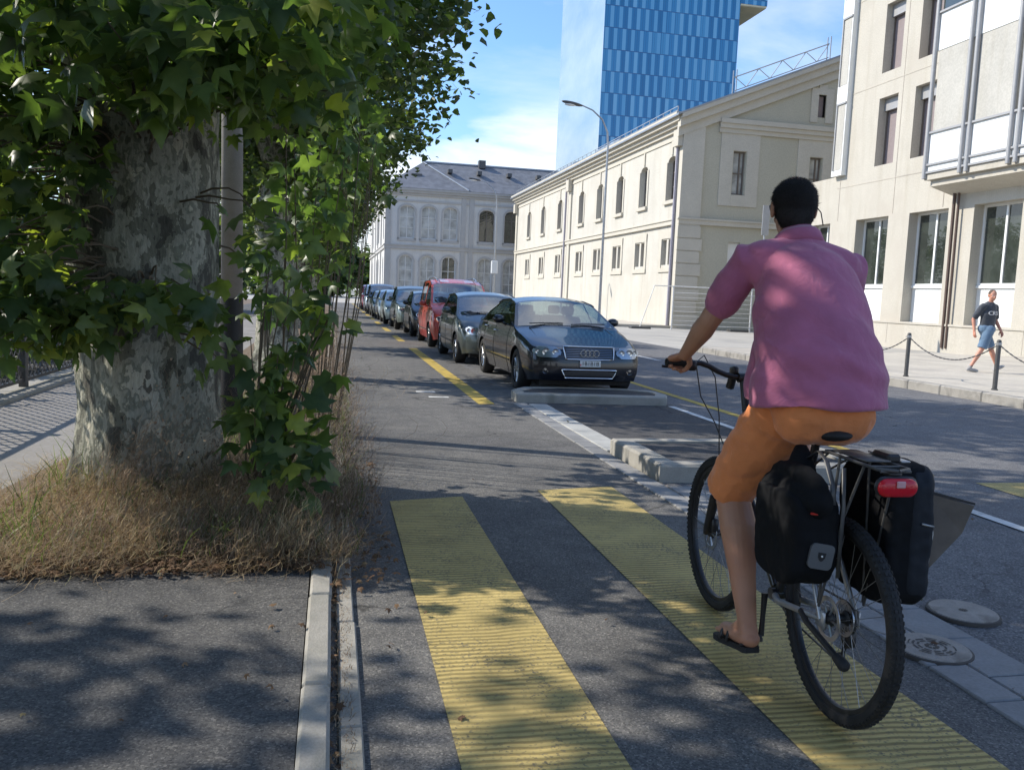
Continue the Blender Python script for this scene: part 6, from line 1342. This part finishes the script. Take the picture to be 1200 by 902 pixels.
# sandals
for A_,s_ in ((AL,-1),(AR,1)):
    f_=Vector((-.02,.97,-.22 if s_>0 else -.16)).normalized(); h0=A_+Vector((0,-.045,-.093)); sdv=Vector((1,0,0)); up_=sdv.cross(f_)
    m=MB(); out=[(-.01,.028),(.0,.036),(.06,.034),(.13,.042),(.20,.046),(.245,.038),(.265,.018)]; P_=[h0+f_*a+sdv*b for a,b in out]+[h0+f_*a-sdv*b for a,b in out[::-1]]
    n_=len(P_); m.add([tuple(p+up_*z_) for z_ in (-.012,.010) for p in P_],[tuple(range(n_-1,-1,-1)),tuple(range(n_,2*n_))]+[(i,(i+1)%n_,n_+(i+1)%n_,n_+i) for i in range(n_)]); so_=m.build('sandal',M['black'],rd,smooth=30)
    for a,h_,w_ in ((.17,.055,.046),(.12,.066,.043)):
        m=MB(); m.tube([h0+f_*a+sdv*(w_*math.cos(t))+up_*(.005+h_*math.sin(t)) for t in np.linspace(0,PI,11)],.012,6,flat=.25,up=tuple(f_)); m.build('sandal_strap',M['blackp'],so_,smooth=True)
    m=MB(); m.tube([h0+f_*.02+sdv*.036+up_*.01,h0+f_*(-.012)+up_*.04,h0+f_*.02-sdv*.036+up_*.01],.008,6); m.build('sandal_strap',M['blackp'],so_,smooth=True)

# ------------------------------------------------------------------ the walking man
PX,PY,PZ=14.55,16.8,.17; S=1.06
pd=thing('person',(PX,PY,PZ),'man walking on the right pavement in a dark grey lettered T-shirt and blue shorts','person')
dv=Vector((.90,-.42,0)).normalized(); sv=Vector((dv.y,-dv.x,0))   # walks to the right, slightly towards the camera; sv = his right
dw=Vector((.985,-.17,0)).normalized(); dv=Vector((.12,-.99,0)).normalized(); sv=Vector((dv.y,-dv.x,0)); sw=Vector((dw.y,-dw.x,0))
def W(f,s_,z_): return Vector((PX,PY,PZ))+dw*f*S+sw*s_*S+Vector((0,0,z_*S))
def Q(f,s_,z_): return Vector((PX,PY,PZ))+dv*f*S+sv*s_*S+Vector((0,0,z_*S))
sk2=skinmat('ruddy_skin',(.50,.25,.17)); m=MB()
m.limb([Q(0,0,.95),Q(.0,0,1.10),Q(.01,0,1.28),Q(.02,0,1.40)],[.13*S,.135*S,.15*S,.12*S],20,.72,up=tuple(sv)); m.limb([Q(.02,0,1.42),Q(.05,0,1.56)],[.055*S,.05*S],14)
hp2,Mh2=head(m,Q(.065,0,1.645),tuple(dv*.85-sv*(-.35)+Vector((0,0,-.16))),S*.98)
for sd,E_,W_ in ((1,Q(-.13,.25,1.12),Q(-.06,.27,.88)),(-1,Q(-.02,-.25,1.12),Q(.14,-.25,.90))):
    sh_=Q(.01,sd*.185,1.39); m.limb([sh_,lerp(sh_,E_,.5),E_],[.055*S,.047*S,.038*S],14); m.limb([E_,lerp(E_,W_,.3),W_],[.038*S,.038*S,.026*S],14); hand(m,W_,(W_-E_)+Vector((0,0,-.1)),tuple(-sv*sd),.35,S,sd)
legs=[(Q(0,-.09,.92),Q(.20,-.09,.52),Q(.30,-.10,.10),dv*.95+Vector((0,0,.26))),(Q(0,.09,.92),Q(-.06,.10,.50),Q(-.36,.10,.155),dv*.85+Vector((0,0,-.50)))]
legs=[(W(0,.09,.91),W(-.13,.10,.49),W(-.34,.10,.10),dw*1.0+Vector((0,0,-.12))),(W(0,-.09,.91),W(.19,-.10,.52),W(.36,-.10,.13),dw*.9+Vector((0,0,.36)))]
for H_,K_,A_,fv in legs: m.limb([H_,lerp(H_,K_,.5),K_],[.085*S,.075*S,.052*S],16); m.limb([K_,lerp(K_,A_,.3),lerp(K_,A_,.7),A_],[.05*S,.054*S,.038*S,.032*S],16)
remesh('body',m,.007,2,sk2,pd)
m=MB(); m.ball(hp2(0,-.014,.034),.081*S,.094*S,.088*S,20,Mh2); remesh('hair',m,.006,1,simple('grey_brown_stubble',(.10,.07,.05),.9),pd)
m=MB(); 
for q in (-1,1): m.ball(hp2(q*.031,.082,.008),.011,k=10)
m.build('eye',M['whitep'],pd,smooth=True)
tm=cloth('charcoal_tshirt',(.055,.062,.075)); m=MB()
m.limb([Q(.0,0,.93),Q(.01,0,1.05),Q(.02,0,1.25),Q(.02,0,1.38)],[.168*S,.172*S,.178*S,.15*S],22,.74,up=tuple(sv)); m.limb([Q(.01,.15,1.40),Q(.01,-.15,1.40)],[.075*S,.075*S],16)
for sd,E_ in ((1,Q(-.13,.25,1.12)),(-1,Q(-.02,-.25,1.12))): sh_=Q(.01,sd*.175,1.39); m.limb([sh_,lerp(sh_,E_,.45),lerp(sh_,E_,.75)],[.072*S,.068*S,.066*S],16)
ts=remesh('tshirt',m,.009,2,tm,pd,fold=lambda c: .008*noise.noise(c*9)+.004*noise.noise(c*22))
cu=bpy.data.curves.new('shirt_text','FONT'); cu.body='CRSL'; cu.size=.125; cu.align_x='CENTER'; cu.extrude=.002
ot=bpy.data.objects.new('shirt_text',cu); col.objects.link(ot); dg=bpy.context.evaluated_depsgraph_get(); mt=bpy.data.meshes.new_from_object(ot.evaluated_get(dg)); bpy.data.objects.remove(ot)
mt.materials.clear(); mt.materials.append(simple('white_print',(.7,.7,.7),.7))
fx=-sv; 
bm=bmesh.new(); bm.from_mesh(mt); bmesh.ops.subdivide_edges(bm,edges=[e for e in bm.edges if e.calc_length()>.03],cuts=3,use_grid_fill=False); 
for v in bm.verts:
    w_=v.co.x; lat=w_; fwd=.155*math.sqrt(max(0,1-(lat/.19)**2))+.006+v.co.z; p=Q(.015,0,1.22)+(-sv)*(-lat)*-1+dv*fwd*1.0+Vector((0,0,v.co.y)); 
    p=Q(.02,0,1.23)+sv*(-lat)+dv*(fwd)+Vector((0,0,v.co.y)); v.co=p-Vector((PX,PY,PZ))
bm.to_mesh(mt); bm.free(); o=bpy.data.objects.new('chest_lettering',mt); col.objects.link(o); o.parent=ts
bm_=cloth('blue_shorts',(.12,.19,.28)); m=MB(); m.limb([Q(0,.06,.93),Q(0,-.06,.93)],[.135*S,.135*S],18)
for H_,K_,A_,fv in legs: m.limb([H_,lerp(H_,K_,.5)],[.115*S,.105*S],16); m.tube([lerp(H_,K_,.4),lerp(H_,K_,.93)],[.108*S,.10*S],16)
remesh('shorts',m,.009,1,bm_,pd,fold=lambda c: .006*noise.noise(c*12))
for H_,K_,A_,fv in legs:
    f_=fv.normalized(); h0=A_+Vector((0,0,-.05*S))-f_*.05; m=MB(); m.limb([h0,h0+f_*.08,h0+f_*.17,h0+f_*.22],[.038,.040,.040,.030],14,.95); m.limb([A_+Vector((0,0,.01)),h0+f_*.03],[.042,.036],12); so_=remesh('shoe',m,.007,1,simple('grey_trainer',(.33,.32,.31),.8),pd)
    u_=sv.cross(f_); u_=u_ if u_.z>0 else -u_; m=MB(); m.limb([h0-u_*.030,h0+f_*.22-u_*.026],[.036,.034],12,.32,up=tuple(sv)); m.build('sole',M['whitep'],so_,smooth=True)
    m=MB(); m.tube([A_+Vector((0,0,-.01)),lerp(A_,K_,.12)],[.036,.036],12); m.build('sock',M['black'],so_,smooth=True)
